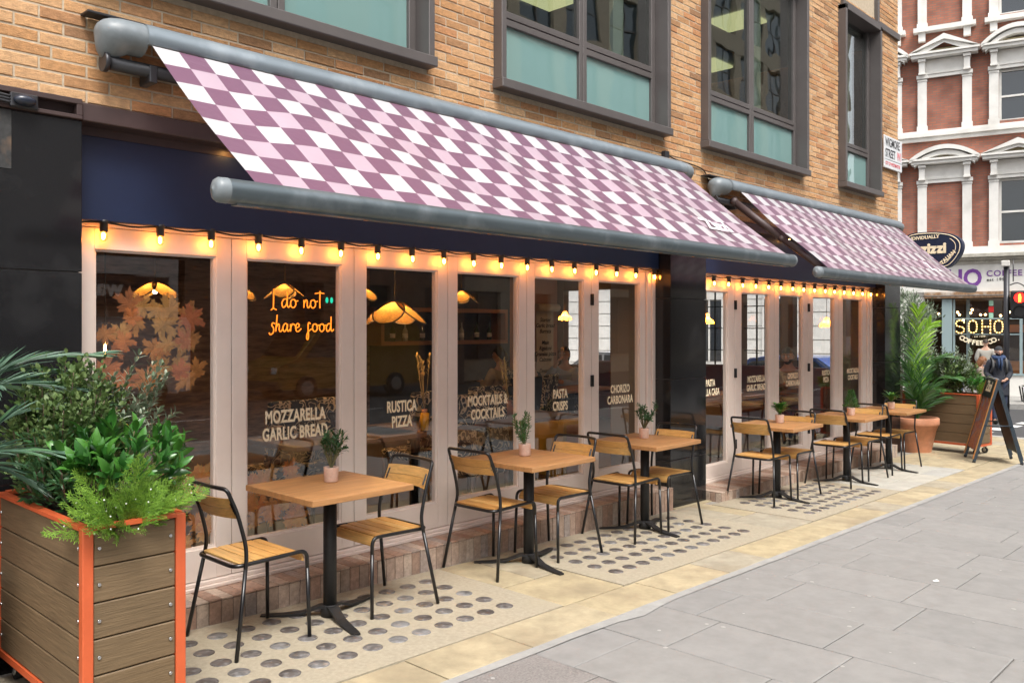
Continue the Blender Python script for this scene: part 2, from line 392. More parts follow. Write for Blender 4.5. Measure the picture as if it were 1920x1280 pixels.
# stone between the pavement lights
for (a, b) in ((3.90,4.495),(6.76,7.30)):
    slab(a, b, 3.28, 3.78 if a < 5 else 3.82, 'york', 'york_stone'); slab(a, a+.3, 3.785 if a<5 else 3.825, 4.40, 'york', 'york_stone'); slab(a+.3, b, 3.785 if a<5 else 3.825, 4.40, 'york', 'york_stone')
slab(6.86, 7.5, 4.405, 4.47, 'york', 'york_stone')
xx = 9.47
for i, wd in enumerate([.75,.62,.8,.7,.75]):
    for a, b in ((3.28,3.56),(3.56,3.92),(3.92,4.30)):
        o = R3(-.15,.15) if i else 0
        slab(xx, xx+wd, a, b, 'york_grey' if xx < 11.4 else 'york', 'york_stone', R3(0,.002))
    xx += wd
while xx < PX1-.05:
    wd = min(R3(.6,.8), PX1-xx)
    for a, b in ((3.28,3.7),(3.7,4.1),(4.1,4.69)): slab(xx, xx+wd, a, b, 'york', 'york_stone', R3(0,.002))
    xx += wd
# pavement lights: concrete panels set with round glass lenses
lens_me = MB().lathe([(.052,-.004),(.052,.0005),(.046,.0035),(.0,.0045)], 18).mesh('lens', 'lens')
for n, (a, b, xs, ys, lab) in enumerate(((-.9, 3.90, [3.642-.1605*i for i in range(18)], [3.52,3.695,3.868,4.045,4.22], 'pavement light panel of round dark glass lenses under the first table'),
                                  (4.495, 6.76, [6.485-.1605*i for i in range(12)], [3.513,3.69,3.865,4.04,4.215], 'pavement light panel of round glass lenses under the third table'),
                                  (7.30, 9.47, [9.22-.1605*i for i in range(11)], [3.463,3.62,3.785,3.95,4.11], 'pavement light panel of faint grey lenses by the far shopfront'))):
    t = thing('pavement_light', lab, 'pavement light', ((a+b)/2, 3.85, zg((a+b)/2)), group='pavement lights set in the stone')
    mb = MB(); y1 = 4.40 if n < 2 else 4.295
    mb.add([(a+.006,3.283,zg(a)-.03),(b-.006,3.283,zg(b)-.03),(b-.006,y1,zg(b)-.03),(a+.006,y1,zg(a)-.03),(a+.006,3.283,zg(a)+.001),(b-.006,3.283,zg(b)+.001),(b-.006,y1,zg(b)+.001),(a+.006,y1,zg(a)+.001)],
           [(4,5,6,7),(0,1,5,4),(1,2,6,5),(2,3,7,6),(3,0,4,7)])
    mb.build('panel', 'lens_bed', t)
    for x in xs:
        if x < a+.08: continue
        for y in ys:
            o = put('lens', lens_me, t); o.location = (x+R3(-.003,.003), y+R3(-.003,.003), zg(x)+.0012); o.rotation_euler = (0, .0165, R3(0,6))
# litter scrap on the grey flags
mb = MB(); mb.add([(6.03,1.88,zg(6)+.004),(6.06,1.86,zg(6)+.006),(6.085,1.885,zg(6)+.009),(6.04,1.90,zg(6)+.005)], [(0,1,2,3)])
tag(mb.build('paper_scrap', 'road_paint'), 'small white paper scrap lying on the grey paving', 'litter')
mb = MB(); rg = random.Random(11)
for i in range(150):
    x, y = rg.uniform(1.5, 12), rg.uniform(-1, 2.85); r = rg.uniform(.006, .016); z = zg(x)+.0022; ph = rg.uniform(0, 6)
    mb.add([(x+r*rg.uniform(.7,1.1)*cos(ph+k*.785), y+r*rg.uniform(.7,1.1)*sin(ph+k*.785), z) for k in range(8)], [tuple(range(8))])
mb.build('gum_spots', mat('gum', (.36,.35,.33), .8), pav, kind='stuff')
# roads: markings
mb = MB()
for i in range(14): mb.box(-10+i*4.2, -8+i*4.2, -7.1, -7.0, zg(0)-.15, zg(0)-.149) if i < 5 else None
def stripe(x0, x1, y0, y1):
    mb = MB(); mb.add([(x0,y0,zg(x0)-.152),(x1,y0,zg(x1)-.152),(x1,y1,zg(x1)-.152),(x0,y1,zg(x0)-.152)], [(0,1,2,3)])
    return mb.build('road_marking', 'road_paint', kind='structure')
for i in range(9): stripe(-6+i*4.2, -4+i*4.2, -7.12, -7.0)
stripe(-10, 40, -3.05, -2.95)
for i in range(6): stripe(17.6+i*1.15, 18.2+i*1.15, 2.2, 2.5); stripe(17.6+i*1.15, 18.2+i*1.15, 4.9, 5.2)

# ================================================================ the restaurant building
YB = 4.50
bld = thing('brick_building', 'tan brick building with grey metal window boxes above the restaurant', 'building', (6.8, 6, 0))
OPEN = [(1.63,3.885,3.39,5.70),(4.54,6.79,3.39,5.70),(7.455,9.72,3.39,5.70),(10.74,11.96,3.39,5.70),(10.80,12.0,5.86,7.3)]
# mortar backing wall, with the window openings left out
mb = MB(); zs = [2.735,3.39,5.70,7.4]; xs = [-2,1.63,3.885,4.54,6.79,7.455,9.72,10.74,11.96,12.822]
for i in range(len(xs)-1):
    for j in range(3):
        if j == 1 and i in (1,3,5,7): continue
        mb.add([(xs[i],YB+.0045,zs[j]),(xs[i+1],YB+.0045,zs[j]),(xs[i+1],YB+.0045,zs[j+1]),(xs[i],YB+.0045,zs[j+1])], [(0,1,2,3)])
mb.build('wall_backing', 'mortar', bld)
mb = MB(); mb.box(12.56, 12.822, 4.53, 12, 2.735, 14); mb.box(-2, 12.5, 4.6, 4.75, 7.4, 14); mb.box(-2, 12.55, 11.9, 12, 0, 14); mb.box(-2.1, -2, 4.6, 12, 0, 14)
mb.build('wall', 'brick', bld)
CW, CH, J = .2195, .0622, .010
bricks = []
row = 0; z = 2.742
while z < 7.35:
    off = (row % 2)*CW*.5+(.25*CW if row % 5 == 3 else 0)
    x = -1.2-off
    while x < 12.822:
        segs = [(max(x,-1.2), min(x+CW-J, 12.822))]
        for (a, b, z0, z1) in OPEN:
            if z+CH-J > z0 and z < z1:
                ns = []
                for s0, s1 in segs:
                    if s1 <= a or s0 >= b: ns.append((s0,s1))
                    else:
                        if s0 < a: ns.append((s0, a-.002))
                        if s1 > b: ns.append((b+.002, s1))
                segs = ns
        for s0, s1 in segs:
            if s1-s0 > .015: bricks.append((s0, s1, z, z+CH-J))
        x += CW
    z += CH; row += 1
def brick_geo(mb, s0, s1, z0, z1):
    y = YB+R3(-.0025,.0025); b = .003
    mb.add([(s0,YB+.02,z0),(s1,YB+.02,z0),(s1,YB+.02,z1),(s0,YB+.02,z1),(s0,y+b,z0),(s1,y+b,z0),(s1,y+b,z1),(s0,y+b,z1),(s0+b,y,z0+b),(s1-b,y,z0+b),(s1-b,y,z1-b),(s0+b,y,z1-b)],
           [(0,1,5,4),(1,2,6,5),(2,3,7,6),(3,0,4,7),(4,5,9,8),(5,6,10,9),(6,7,11,10),(7,4,8,11),(8,9,10,11)])
def seen(b):                                 # bricks that show in the photograph: left field first, above the awnings
    s0, s1, z0, z1 = b
    return s1 > 1.3 and z0 < 4.3
near = sorted([b for b in bricks if seen(b) and (b[0] < 1.75 or b[2] > 3.17 or b[2] < 2.95)], key=lambda b: (b[0]**2+20+((b[2]-1.6)*1.2)**2))[:300]
ns = set(near); rest = MB()
for b in bricks:
    if b in ns: brick_geo(m1 := MB(), *b); m1.build('brick', 'brick', bld)
    else: brick_geo(rest, *b)
rest.build('brickwork', 'brick', bld, kind='stuff')
# window boxes on the first floor
def winbox(x0, x1, z0, z1, proud=.085, mull=True, lower=True):
    t = MB(); yf = YB-proud; w = .052
    t.cbox(x0, x0+w, yf, 4.66, z0+.07, z1, .004); t.cbox(x1-w, x1, yf, 4.66, z0+.07, z1, .004)
    t.cbox(x0-.012, x1+.012, yf-.02, 4.66, z0, z0+.068, .005); t.cbox(x0, x1, yf, 4.66, z1-.06, z1, .004)
    o = t.build('window', 'bronze', bld)
    f = MB(); yg = 4.575; zt = z0+.59; xs0, xs1 = x0+w, x1-w; xm = (xs0+xs1)/2
    f.cbox(xs0, xs1, yg-.02, yg+.05, z0+.07, z0+.115); f.cbox(xs0, xs0+.05, yg-.02, yg+.05, z0+.115, z1-.06); f.cbox(xs1-.06, xs1, yg-.02, yg+.05, z0+.115, z1-.06)
    f.cbox(xs0+.05, xs1-.06, yg-.02, yg+.05, zt-.055, zt-.004); f.cbox(xs0+.05, xs1-.06, yg-.02, yg+.05, zt+.004, zt+.055)
    parts = [(xs0+.05, xs1-.06)]
    if mull:
        f.cbox(xm-.05, xm-.003, yg-.022, yg+.05, z0+.115, z1-.06); f.cbox(xm+.003, xm+.05, yg-.022, yg+.05, z0+.115, z1-.06)
        parts = [(xs0+.05, xm-.05), (xm+.05, xs1-.06)]
    f.build('frame', 'bronze', o)
    for a, b in parts:
        MB().box(a, b, yg+.01, yg+.022, z0+.115, zt-.055).build('lower_pane', 'spandrel', o)
        MB().box(a, b, yg+.01, yg+.022, zt+.055, z1-.06).build('pane', 'upper_glass', o)
    return o
for i, (a, b, z0, z1) in enumerate(OPEN[:3]): winbox(a, b, z0, z1)
winbox(10.74, 11.96, 3.39, 5.70, proud=.10, mull=False)
mb = MB(); mb.cbox(10.80, 10.86, YB-.05, 4.66, 5.78, 7.3); mb.cbox(11.94, 12.0, YB-.05, 4.66, 5.78, 7.3); mb.cbox(10.80, 12.0, YB-.05, 4.66, 5.72, 5.78); mb.box(10.86, 11.94, 4.6, 4.62, 5.78, 7.3)
mb.cbox(12.0, 12.83, YB-.03, 4.52, 5.74, 5.83)
mb.build('upper_window_frame', 'bronze', bld)
# rooms behind the upper windows
mat('office_wall', (.34,.27,.18), .9); mat('office_dark', (.05,.05,.055), .9); mat('office_ceiling', (.6,.6,.58), .9); emis('panel_light', (1,.90,.45), .5)
mb = MB(); mb.box(0, 12.5, 10, 10.1, 3.3, 5.7); mb.build('office_back_wall', 'office_wall', bld)
mb = MB(); mb.box(0, 12.5, 4.66, 10, 5.62, 5.7); mb.build('office_ceiling', 'office_ceiling', bld)
mb = MB(); mb.box(0, 12.5, 4.66, 10, 2.95, 3.0)
mb.build('office_floor', 'office_dark', bld)
for x, y in ((2.4,6.0),(5.3,6.8),(7.6,6.55),(9.85,5.3),(11.3,6.6),(9.9,8.2)): MB().box(x, x+.55, y, y+.55, 5.58, 5.612).build('ceiling_light', 'panel_light', bld)
mat('blind', (.55,.50,.40), .8)
for x in (6.3, 8.95, 11.45): MB().box(x, x+.16, 4.72, 4.76, 3.5, 5.6).build('curtain', 'blind', bld)
# lintel, side channel
mb = MB(); mb.cbox(1.62, 12.24, 4.482, 4.62, 2.645, 2.735, .005); mb.build('lintel', 'brown_steel', bld)
mb = MB(); mb.cbox(-2, 1.612, 4.452, 4.52, 2.715, 2.742, .003); mb.cbox(-2, 1.612, 4.452, 4.52, 2.642, 2.662, .003); mb.box(-2, 1.6, 4.51, 4.53, 2.66, 2.716); mb.cbox(1.585, 1.612, 4.453, 4.51, 2.662, 2.715, .002)
mb.build('steel_channel', 'brown_steel', bld)
# granite piers
def pier(x0, x1, zb, name='granite_pier', side=True):
    core = MB(); core.box(x0+.012, x1-.012, 4.482, 4.80, zb, 2.64); core.box(x0+.02, x1-.02, 4.8, 5.18, zb, 2.64)
    p = core.build(name, 'granite_joint', bld)
    zs = [zb, .365, 1.128, 1.89, 2.638]
    for a, b in zip(zs, zs[1:]): MB().cbox(x0, x1, 4.47, 4.765, a+.0025, b-.0025, .003).build('granite_panel', 'granite', p)
    return p
pier(-2, 1.615, zg(1)-.03); pier(6.865, 7.498, zg(7)-.04); pier(12.245, 12.83, zg(12.5)-.04)
mb = MB(); mb.cbox(1.16, 1.30, 4.4675, 4.4695, 2.36, 2.635, .001)
mb.build('repair_patch', mat('patch', (.03,.03,.03), .6, var=.5, vscale=30, dirt=((.16,.10,.06), .7, 12)), bld)
# fascia boards and soffits
for n, (a, b) in enumerate(((1.62,6.862),(7.502,12.242))):
    MB().cbox(a, b, 4.60, 4.64, 2.168, 2.60, .003).build('fascia_board', 'navy', bld)
    MB().box(a, b, 4.605, 4.70, 2.60, 2.65).build('fascia_top', 'brown_steel', bld)
    MB().cbox(a, b, 4.642, 4.76, 2.172, 2.215, .003).build('soffit', 'pink_paint', bld)
# ================================================================ shopfronts
def shopfront(x0, x1, edges, openings, zb, gz0, gz1, ztop, label):
    t = thing('shopfront', label, 'shopfront', ((x0+x1)/2, 4.70, zb), group='folding shopfronts')
    MB().cbox(x0, x1, 4.645, 4.76, zb, zb+.022, .004).cbox(x0, x1, 4.66, 4.76, zb+.022, zb+.045, .004).build('sill', 'pink_paint', t)
    MB().cbox(x0, x1, 4.672, 4.76, ztop, 2.174, .003).build('head_rail', 'pink_paint', t)
    MB().cbox(edges[-1]+.003, x1, 4.66, 4.76, zb+.045, ztop, .004).cbox(x1-.05, x1, 4.64, 4.66, zb+.045, ztop, .004).build('jamb', 'pink_paint', t)
    for i, (a, b) in enumerate(openings):
        e0, e1 = edges[i]+.0025, edges[i+1]-.0025; yf, yb = 4.682, 4.74
        f = MB(); f.cbox(e0, a, yf, yb, zb+.05, ztop-.004, .003); f.cbox(b, e1, yf, yb, zb+.05, ztop-.004, .003)
        f.box(a, b, yf, yb, zb+.05, gz0); f.box(a, b, yf, yb, gz1, ztop-.004)
        f.box(a, a+.012, yf+.014, yb-.006, gz0, gz1); f.box(b-.012, b, yf+.014, yb-.006, gz0, gz1)   # glazing beads
        f.box(a+.012, b-.012, yf+.014, yb-.006, gz1-.012, gz1); f.box(a+.012, b-.012, yf+.014, yb-.006, gz0, gz0+.012)
        lf = f.build('door_leaf', 'pink_paint', t)
        g = MB(); g.add([(a+.004,4.712,gz0+.004),(b-.004,4.712,gz0+.004),(b-.004,4.712,gz1-.004),(a+.004,4.712,gz1-.004)], [(0,1,2,3)])
        g.build('pane', 'pane', lf)
    return t
sf1 = shopfront(1.617, 6.868, [1.617,2.53,3.408,4.244,5.10,5.94,6.76], [(1.754,2.434),(2.627,3.309),(3.507,4.146),(4.341,5.008),(5.198,5.834),(6.045,6.671)], .12, .345, 2.03, 2.145,
                'pale pink folding shopfront with six tall panes beside the leafy planter')
sf2 = shopfront(7.50, 12.245, [7.50,8.45,9.37,10.27,11.19,12.12], [(7.63,8.30),(8.60,9.25),(9.49,10.124),(10.41,11.052),(11.324,11.991)], 0.0, .17, 2.0, 2.12,
                'pale pink folding shopfront with five panes by the terracotta pot')
mat('hinge', (.03,.03,.032), .4, metal=.6)
def hinge(x, z, t): MB().cbox(x-.018, x+.018, 4.668, 4.684, z-.05, z+.05, .004).cyl((x,4.664,z-.05), (x,4.664,z+.05), .008, 8).build('hinge', 'hinge', t)
for z in (1.86,1.15,.5): hinge(5.94, z, sf1)
for z in (1.86,1.12,.35): hinge(8.45, z, sf2); hinge(10.27, z, sf2)
# window lettering
def wtext(x, z, s, t, size, sx):
    o = text(s, FRONT(x, 4.706, z), 'cream_text', t, size, name='lettering', bold=size*.030, ext=.0008, sx=sx, space=1.04, line=.98)
for x, z, s, sz, sx in ((2.98,1.03,'MOZZARELLA\nGARLIC BREAD',.108,.62),(3.832,1.03,'RUSTICA\nPIZZA',.108,.60),(4.684,1.022,'MOCKTAILS &\nCOCKTAILS',.105,.63),(5.546,1.022,'PASTA\nCRISPS',.105,.60),(6.394,1.022,'CHORIZO\nCARBONARA',.10,.62)): wtext(x, z, s, sf1, sz, sx)
for x, z, s, sz, sx in ((7.98,1.0,'PASTA\nDELLA CASA',.098,.64),(8.98,1.0,'MOZZARELLA\nGARLIC BREAD',.098,.64),(9.90,1.0,'CHORIZO\nCARBONARA',.09,.66),(10.85,1.0,'RUSTICA\nPIZZA',.09,.64),(11.71,.995,'MOCKTAILS &\nCOCKTAILS',.09,.66)): wtext(x, z, s, sf2, sz, sx)
# ================================================================ tiled steps
def step(x0, x1, y0, ztop, label):
    t = thing('tiled_step', label, 'step', ((x0+x1)/2, (y0+4.66)/2, zg((x0+x1)/2)), group='tiled steps below the shopfronts')
    mb = MB(); zl, zr = zg(x0)-.03, zg(x1)-.03
    mb.add([(x0+.006,y0+.006,zl),(x1,y0+.006,zr),(x1,4.70,zr),(x0+.006,4.70,zl),(x0+.006,y0+.006,ztop-.006),(x1,y0+.006,ztop-.006),(x1,4.70,ztop-.006),(x0+.006,4.70,ztop-.006)], [(0,1,5,4),(1,2,6,5),(3,0,4,7),(4,5,6,7)])
    mb.build('core', 'tile_grout', t)
    n = int((x1-x0)/.0715); w = (x1-x0)/n
    for i in range(n):
        a, b = x0+i*w+.002, x0+(i+1)*w-.002
        m1 = MB(); z0 = zg(b)-.03; h = R3(-.0012,.0012)
        m1.cbox(a, b, y0+h, y0+.01, z0, ztop-.013, .0025); m1.build('riser_tile', 'step_tile', t)
        m1 = MB(); m1.cbox(a+R3(-.0008,.0008), b, y0-.002+h, 4.70, ztop-.010, ztop+R3(-.001,.001), .0025); m1.build('tread_tile', 'step_tile', t)
    if y0 < 4.4:
        for k in range(3): MB().cbox(x0-.004, x0+.006, y0+.012+k*.06, y0+.066+k*.06, zg(x0)-.03, ztop-.013, .002).build('end_tile', 'step_tile', t)
step(1.62, 6.862, 4.44, .12, 'low step of brown tiles under the near pink shopfront')
step(7.503, 12.24, 4.30, 0.0, 'low step of striped brown tiles under the far pink shopfront')
# ================================================================ awnings
def check_mat():
    m = bpy.data.materials.new('awning_fabric'); m.use_nodes = True; MT['awning_fabric'] = m
    n = m.node_tree; b = n.nodes['Principled BSDF']; L = n.links.new
    b.inputs['Roughness'].default_value = .42; b.inputs['Specular IOR Level'].default_value = .5; b.inputs['Coat Weight'].default_value = .8; b.inputs['Coat Roughness'].default_value = .5; b.inputs['Sheen Weight'].default_value = 1.0; b.inputs['Sheen Roughness'].default_value = .28
    uv = n.nodes.new('ShaderNodeUVMap'); sx = n.nodes.new('ShaderNodeSeparateXYZ'); L(uv.outputs[0], sx.inputs[0])
    def op(o, a, bb=None):
        q = n.nodes.new('ShaderNodeMath'); q.operation = o
        for i, s in enumerate((a, bb)):
            if s is None: continue
            if isinstance(s, (int, float)): q.inputs[i].default_value = s
            else: L(s, q.inputs[i])
        return q.outputs[0]
    c = op('MODULO', op('FLOOR', sx.outputs[0]), 2); r = op('MODULO', op('FLOOR', sx.outputs[1]), 2)
    same = op('COMPARE', c, r); same.node.inputs[2].default_value = .5
    m1 = n.nodes.new('ShaderNodeMix'); m1.data_type = 'RGBA'; m1.inputs[6].default_value = (.66,.65,.68,1); m1.inputs[7].default_value = (.56,.42,.51,1); L(r, m1.inputs[0])
    m2 = n.nodes.new('ShaderNodeMix'); m2.data_type = 'RGBA'; m2.inputs[6].default_value = (.195,.078,.148,1); L(same, m2.inputs[0]); L(m1.outputs[2], m2.inputs[7])
    L(m2.outputs[2], b.inputs['Base Color'])
    tc = n.nodes.new('ShaderNodeTexCoord'); nz = n.nodes.new('ShaderNodeTexNoise'); nz.inputs['Scale'].default_value = 2.2; nz.inputs['Detail'].default_value = 3; nz.inputs['Distortion'].default_value = 1.2
    bp = n.nodes.new('ShaderNodeBump'); bp.inputs['Strength'].default_value = .35; bp.inputs['Distance'].default_value = .06
    L(tc.outputs['Object'], nz.inputs['Vector']); L(nz.outputs['Fac'], bp.inputs['Height']); L(bp.outputs[0], b.inputs['Normal'])
    tr = n.nodes.new('ShaderNodeBsdfTranslucent'); ms = n.nodes.new('ShaderNodeMixShader'); ms.inputs[0].default_value = .27
    L(m2.outputs[2], tr.inputs[0]); L(b.outputs[0], ms.inputs[1]); L(tr.outputs[0], ms.inputs[2]); L(ms.outputs[0], n.nodes['Material Output'].inputs[0])
check_mat()
mat('white_print', (.82,.82,.83), .5); mat('red_fabric', (.16,.035,.03), .6)
def awning(xc0, xc1, xf0, xf1, xb0, xb1, zt, zb, yb, label, seed):
    t = thing('awning', label, 'awning', ((xc0+xc1)/2, 4.49, zt), group='awnings over the pavement')
    # cassette: rounded hood section swept along the wall
    zc = zt-.085
    prof = []
    for i in range(13):
        a = radians(100-i*17); prof.append((4.385+.115*cos(pi/2+radians(i*13)), zc+.10*sin(pi/2-radians(i*13))+.0))
    prof = [(4.485, zt), (4.40, zt)]+[(4.385-.108*sin(radians(i*11.5)), zc+.085*cos(radians(i*11.5))) for i in range(1, 11)]
    def sweep(mb, x0, x1, pr, th=.012):
        m = len(pr); inn = [(y+.010, z-.006) for y, z in pr]
        vs = [(x, y, z) for x in (x0, x1) for y, z in pr]+[(x, y, z) for x in (x0, x1) for y, z in inn]
        fs = [(i, i+1, m+i+1, m+i) for i in range(m-1)]+[(2*m+i+1, 2*m+i, 3*m+i, 3*m+i+1) for i in range(m-1)]
        fs += [(m-1, 3*m-1, 4*m-1, 2*m-1)]
        mb.add(vs, fs, True)
    mb = MB(); sweep(mb, xc0+.22, xc1-.2, prof); mb.build('cassette', 'cassette_metal', t)
    for x, s in ((xc0, 1), (xc1, -1)):        # moulded end caps with a hanging tip
        mb = MB(); rings = []; n = 22
        for u, sc in ((0,.05),(.004,.32),(.014,.54),(.034,.75),(.065,.90),(.11,.98),(.16,1.0),(.225,1.0)):
            ring = []
            for i in range(n):
                a = 2*pi*i/n; y, z = cos(a), sin(a); ry = .110*sc; rz_ = .083*sc
                tip = .10*sc*max(0, -z)**5*max(0, 1-u/.16) if u < .16 else 0
                ring.append((x+s*u, 4.385+ry*.92*y+(.03*tip/.085 if tip else 0), zc+rz_*z-tip))
            rings.append(ring)
        vs = [q for r in rings for q in r]
        fs = [((k+1)*n+i, (k+1)*n+(i+1) % n, k*n+(i+1) % n, k*n+i) if s > 0 else (k*n+i, k*n+(i+1) % n, (k+1)*n+(i+1) % n, (k+1)*n+i) for k in range(len(rings)-1) for i in range(n)]
        mb.add(vs, fs+[tuple(range(n))], True); mb.build('end_cap', 'awning_plastic', t)
    mb = MB(); mb.cbox(xc0-.03, xc1-.1, 4.40, 4.497, zt+.004, zt+.016, .003); mb.build('wall_rail', 'dark_metal', t)
    mb = MB(); mb.cyl((xc0+.05,4.40,zt-.225), (xf0+.75,4.40,zt-.225), .036, 12); mb.cyl((xc0+.04,4.40,zt-.225), (xc0+.062,4.40,zt-.225), .05, 14); mb.cbox(xf0+.02, xf0+.06, 4.36, 4.49, zt-.29, zt-.20)
    mb.build('roller_tube', 'dark_metal', t)
    # fabric
    y0, z0 = 4.285, zt-.128; y1, z1 = yb+.02, zb+.045
    nx, ny = 120, 18; rnd = random.Random(seed)
    ph = [rnd.uniform(0, 6) for _ in range(6)]
    def P(i, j, dz=0):
        u, v = i/nx, j/ny; x = xf0+(xf1-xf0)*u
        wv = sin(v*pi)*(.014*sin(x*2.1+ph[0]+2*v)+.011*sin(x*4.7+ph[1]-3*v)+.006*sin(x*9+ph[2]+5*v))+.003*abs(sin(x*2.62+.4))**14-.018*sin(pi*v)
        return (x, y0+(y1-y0)*v, z0+(z1-z0)*v+wv+dz)
    mb = MB(); W = nx+1
    mb.add([P(i, j) for j in range(ny+1) for i in range(W)], [(j*W+i, (j+1)*W+i, (j+1)*W+i+1, j*W+i+1) for j in range(ny) for i in range(nx)], True)
    me = mb.mesh('fabric', 'awning_fabric'); uvl = me.uv_layers.new(name='UVMap')
    cols = round((xf1-xf0)/.1365); lp = me.loops
    for p in me.polygons:
        for li in p.loop_indices:
            v = lp[li].vertex_index; uvl.data[li].uv = ((v % W)/nx*cols+.0001, (v//W)/ny*7.75+.0001)
    fo = put('fabric', me, t)
    # outlined name near the far front corner
    sl = Vector((0, y1-y0, z1-z0)).normalized()
    nrm = Vector((1,0,0)).cross(-sl); M = Matrix((Vector((1,0,0)), -sl, nrm)).transposed().to_4x4()
    v = .80; M.translation = Vector((xf1-.72, y0+(y1-y0)*v, z0+(z1-z0)*v+.004))-nrm*0
    o = text('Zizzi', M, 'white_print', fo, .21, ext=.0008, sx=1.0, bold=.004, space=.95, align='CENTER')
    # front bar
    mb = MB(); pr = []
    for i in range(20):
        a = 2*pi*i/20; pr.append((yb+.040*cos(a)*(1 if cos(a) > 0 else 1.25), zb+.052*sin(a)))
    m = 20; vs = [(x, y, z) for x in (xb0+.06, xb1-.06) for y, z in pr]
    mb.add(vs, [(i, m+i, m+(i+1) % m, (i+1) % m) for i in range(m)], True); mb.box(xb0+.1, xb1-.1, yb-.02, yb+.03, zb-.056, zb-.046)
    mb.build('front_bar', 'awning_metal', t)
    for x, s in ((xb0, 1), (xb1, -1)):
        mb = MB(); R = [(0,.03),(.003,.5),(.010,.8),(.026,1.0),(.062,1.03)]
        vs = [(x+s*u, yb+(y-yb)*k, zb+(z-zb)*k) for u, k in R for y, z in pr]
        fs = [(k*m+i, k*m+(i+1) % m, (k+1)*m+(i+1) % m, (k+1)*m+i) for k in range(4) for i in range(m)]
        mb.add(vs, fs+[tuple(range(m))], True); mb.build('bar_cap', 'awning_plastic', t)
    # folding arms
    for xs, s in ((xf0+(.45 if seed == 3 else -.06), 1), (xf1+.02-(.4 if seed == 3 else 0), -1)):
        sh = Vector((xs, 4.33, zt-.225)); hand = Vector((xs+s*.12, yb+.05, zb+.01)); el = Vector((xs+s*.10, (sh.y+hand.y)/2, (sh.z+hand.z)/2-.02))
        mb = MB(); mb.tube([sh, el], .028, 8, rx=1.3); mb.tube([el, hand], .024, 8, rx=1.3); mb.sph(sh, .045, 10, 6); mb.sph(el, .038, 10, 6); mb.tube([sh+Vector((.02,0,.035)), el+Vector((.02,0,.03))], .006, 6)
        mb.build('folding_arm', 'brown_steel', t)
    # small brass reflectors under the bar
    mb = MB()
    for i in range(12):
        x = xb0+.35+(xb1-xb0-.7)*i/11; mb.box(x, x+.02, yb+.0, yb+.012, zb-.059, zb-.0565)
    mb.build('bar_reflectors', mat('brass', (.8,.45,.2), .3, metal=1) if 'brass' not in MT else 'brass', t)
    return t
awning(1.645, 7.05, 1.885, 6.80, 1.672, 6.86, 3.16, 2.175, 3.255, 'large plum white and pink checked awning over the first three tables', 3)
awning(7.47, 12.55, 7.86, 12.22, 7.52, 12.31, 3.105, 2.12, 3.36, 'smaller plum white and pink checked awning over the far three tables', 8)
# junction box and cable between the awnings
mb = MB(); mb.cbox(6.75, 6.815, 4.45, 4.498, 3.15, 3.255, .003); b = mb.build('junction_box', 'dark_metal'); tag(b, 'small dark junction box on the brick above the near awning end', 'junction box')
mb = MB(); mb.tube(catmull([(6.81,4.485,3.235),(6.99,4.487,3.207),(7.178,4.487,3.202),(7.392,4.487,3.19),(7.491,4.486,3.165),(7.555,4.485,3.09),(7.585,4.48,3.01),(7.65,4.45,2.97),(7.70,4.43,2.99)], 5), .006, 6)
tag(mb.build('cable', 'black_tube'), 'black cable clipped along brick between the two awnings', 'cable')
mat('plastic_white', (.62,.60,.55), .5)
mb = MB(); mb.cyl((7.565,4.40,2.975), (7.62,4.42,2.975), .036, 14); tag(mb.build('sensor_cap', 'plastic_white'), 'round white sensor cap at the far awning end', 'sensor')
# floodlight lamp with cables on the left pier
t = thing('bulkhead_lamp', 'black oval bulkhead lamp on the steel channel above granite', 'lamp', (1.34, 4.46, 2.677))
MB().cbox(1.285, 1.405, 4.43, 4.455, 2.645, 2.715, .006).build('back_plate', 'dark_metal', t)
MB().sph((1.345, 4.425, 2.68), .05, 16, 10, (1,.6,.55)).build('lamp_cover', 'awning_plastic', t).data.materials[0] = mat('smoked', (.02,.025,.04), .25)
mb = MB()
for dz in (0,.014,.028): mb.tube(catmull([(1.29,4.44,2.665+dz),(1.2,4.43,2.668+dz),(1.1,4.43,2.66+dz),(.8,4.43,2.665+dz)], 4), .007, 6)
mb.build('cable', 'dark_metal', t)
# downlights in the lintel soffit
for x in (2.46, 9.45, 5.2, 11.4):
    t = thing('downlight', {2.46:'small lit downlight under the lintel by the near awning corner',9.45:'small lit downlight under the lintel between the two awnings',5.2:'small lit downlight under the lintel behind the near awning',11.4:'small lit downlight under the lintel behind the far awning'}[x], 'downlight', (x, 4.55, 2.64), group='downlights under the lintel')
    MB().lathe([(.03,.008),(.03,0),(.022,-.002)], 14, (x,4.55,2.637)).build('rim', 'steel', t)
    MB().lathe([(.018,0),(.018,.001)], 12, (x,4.55,2.6335)).build('lamp', 'filament_soft', t)
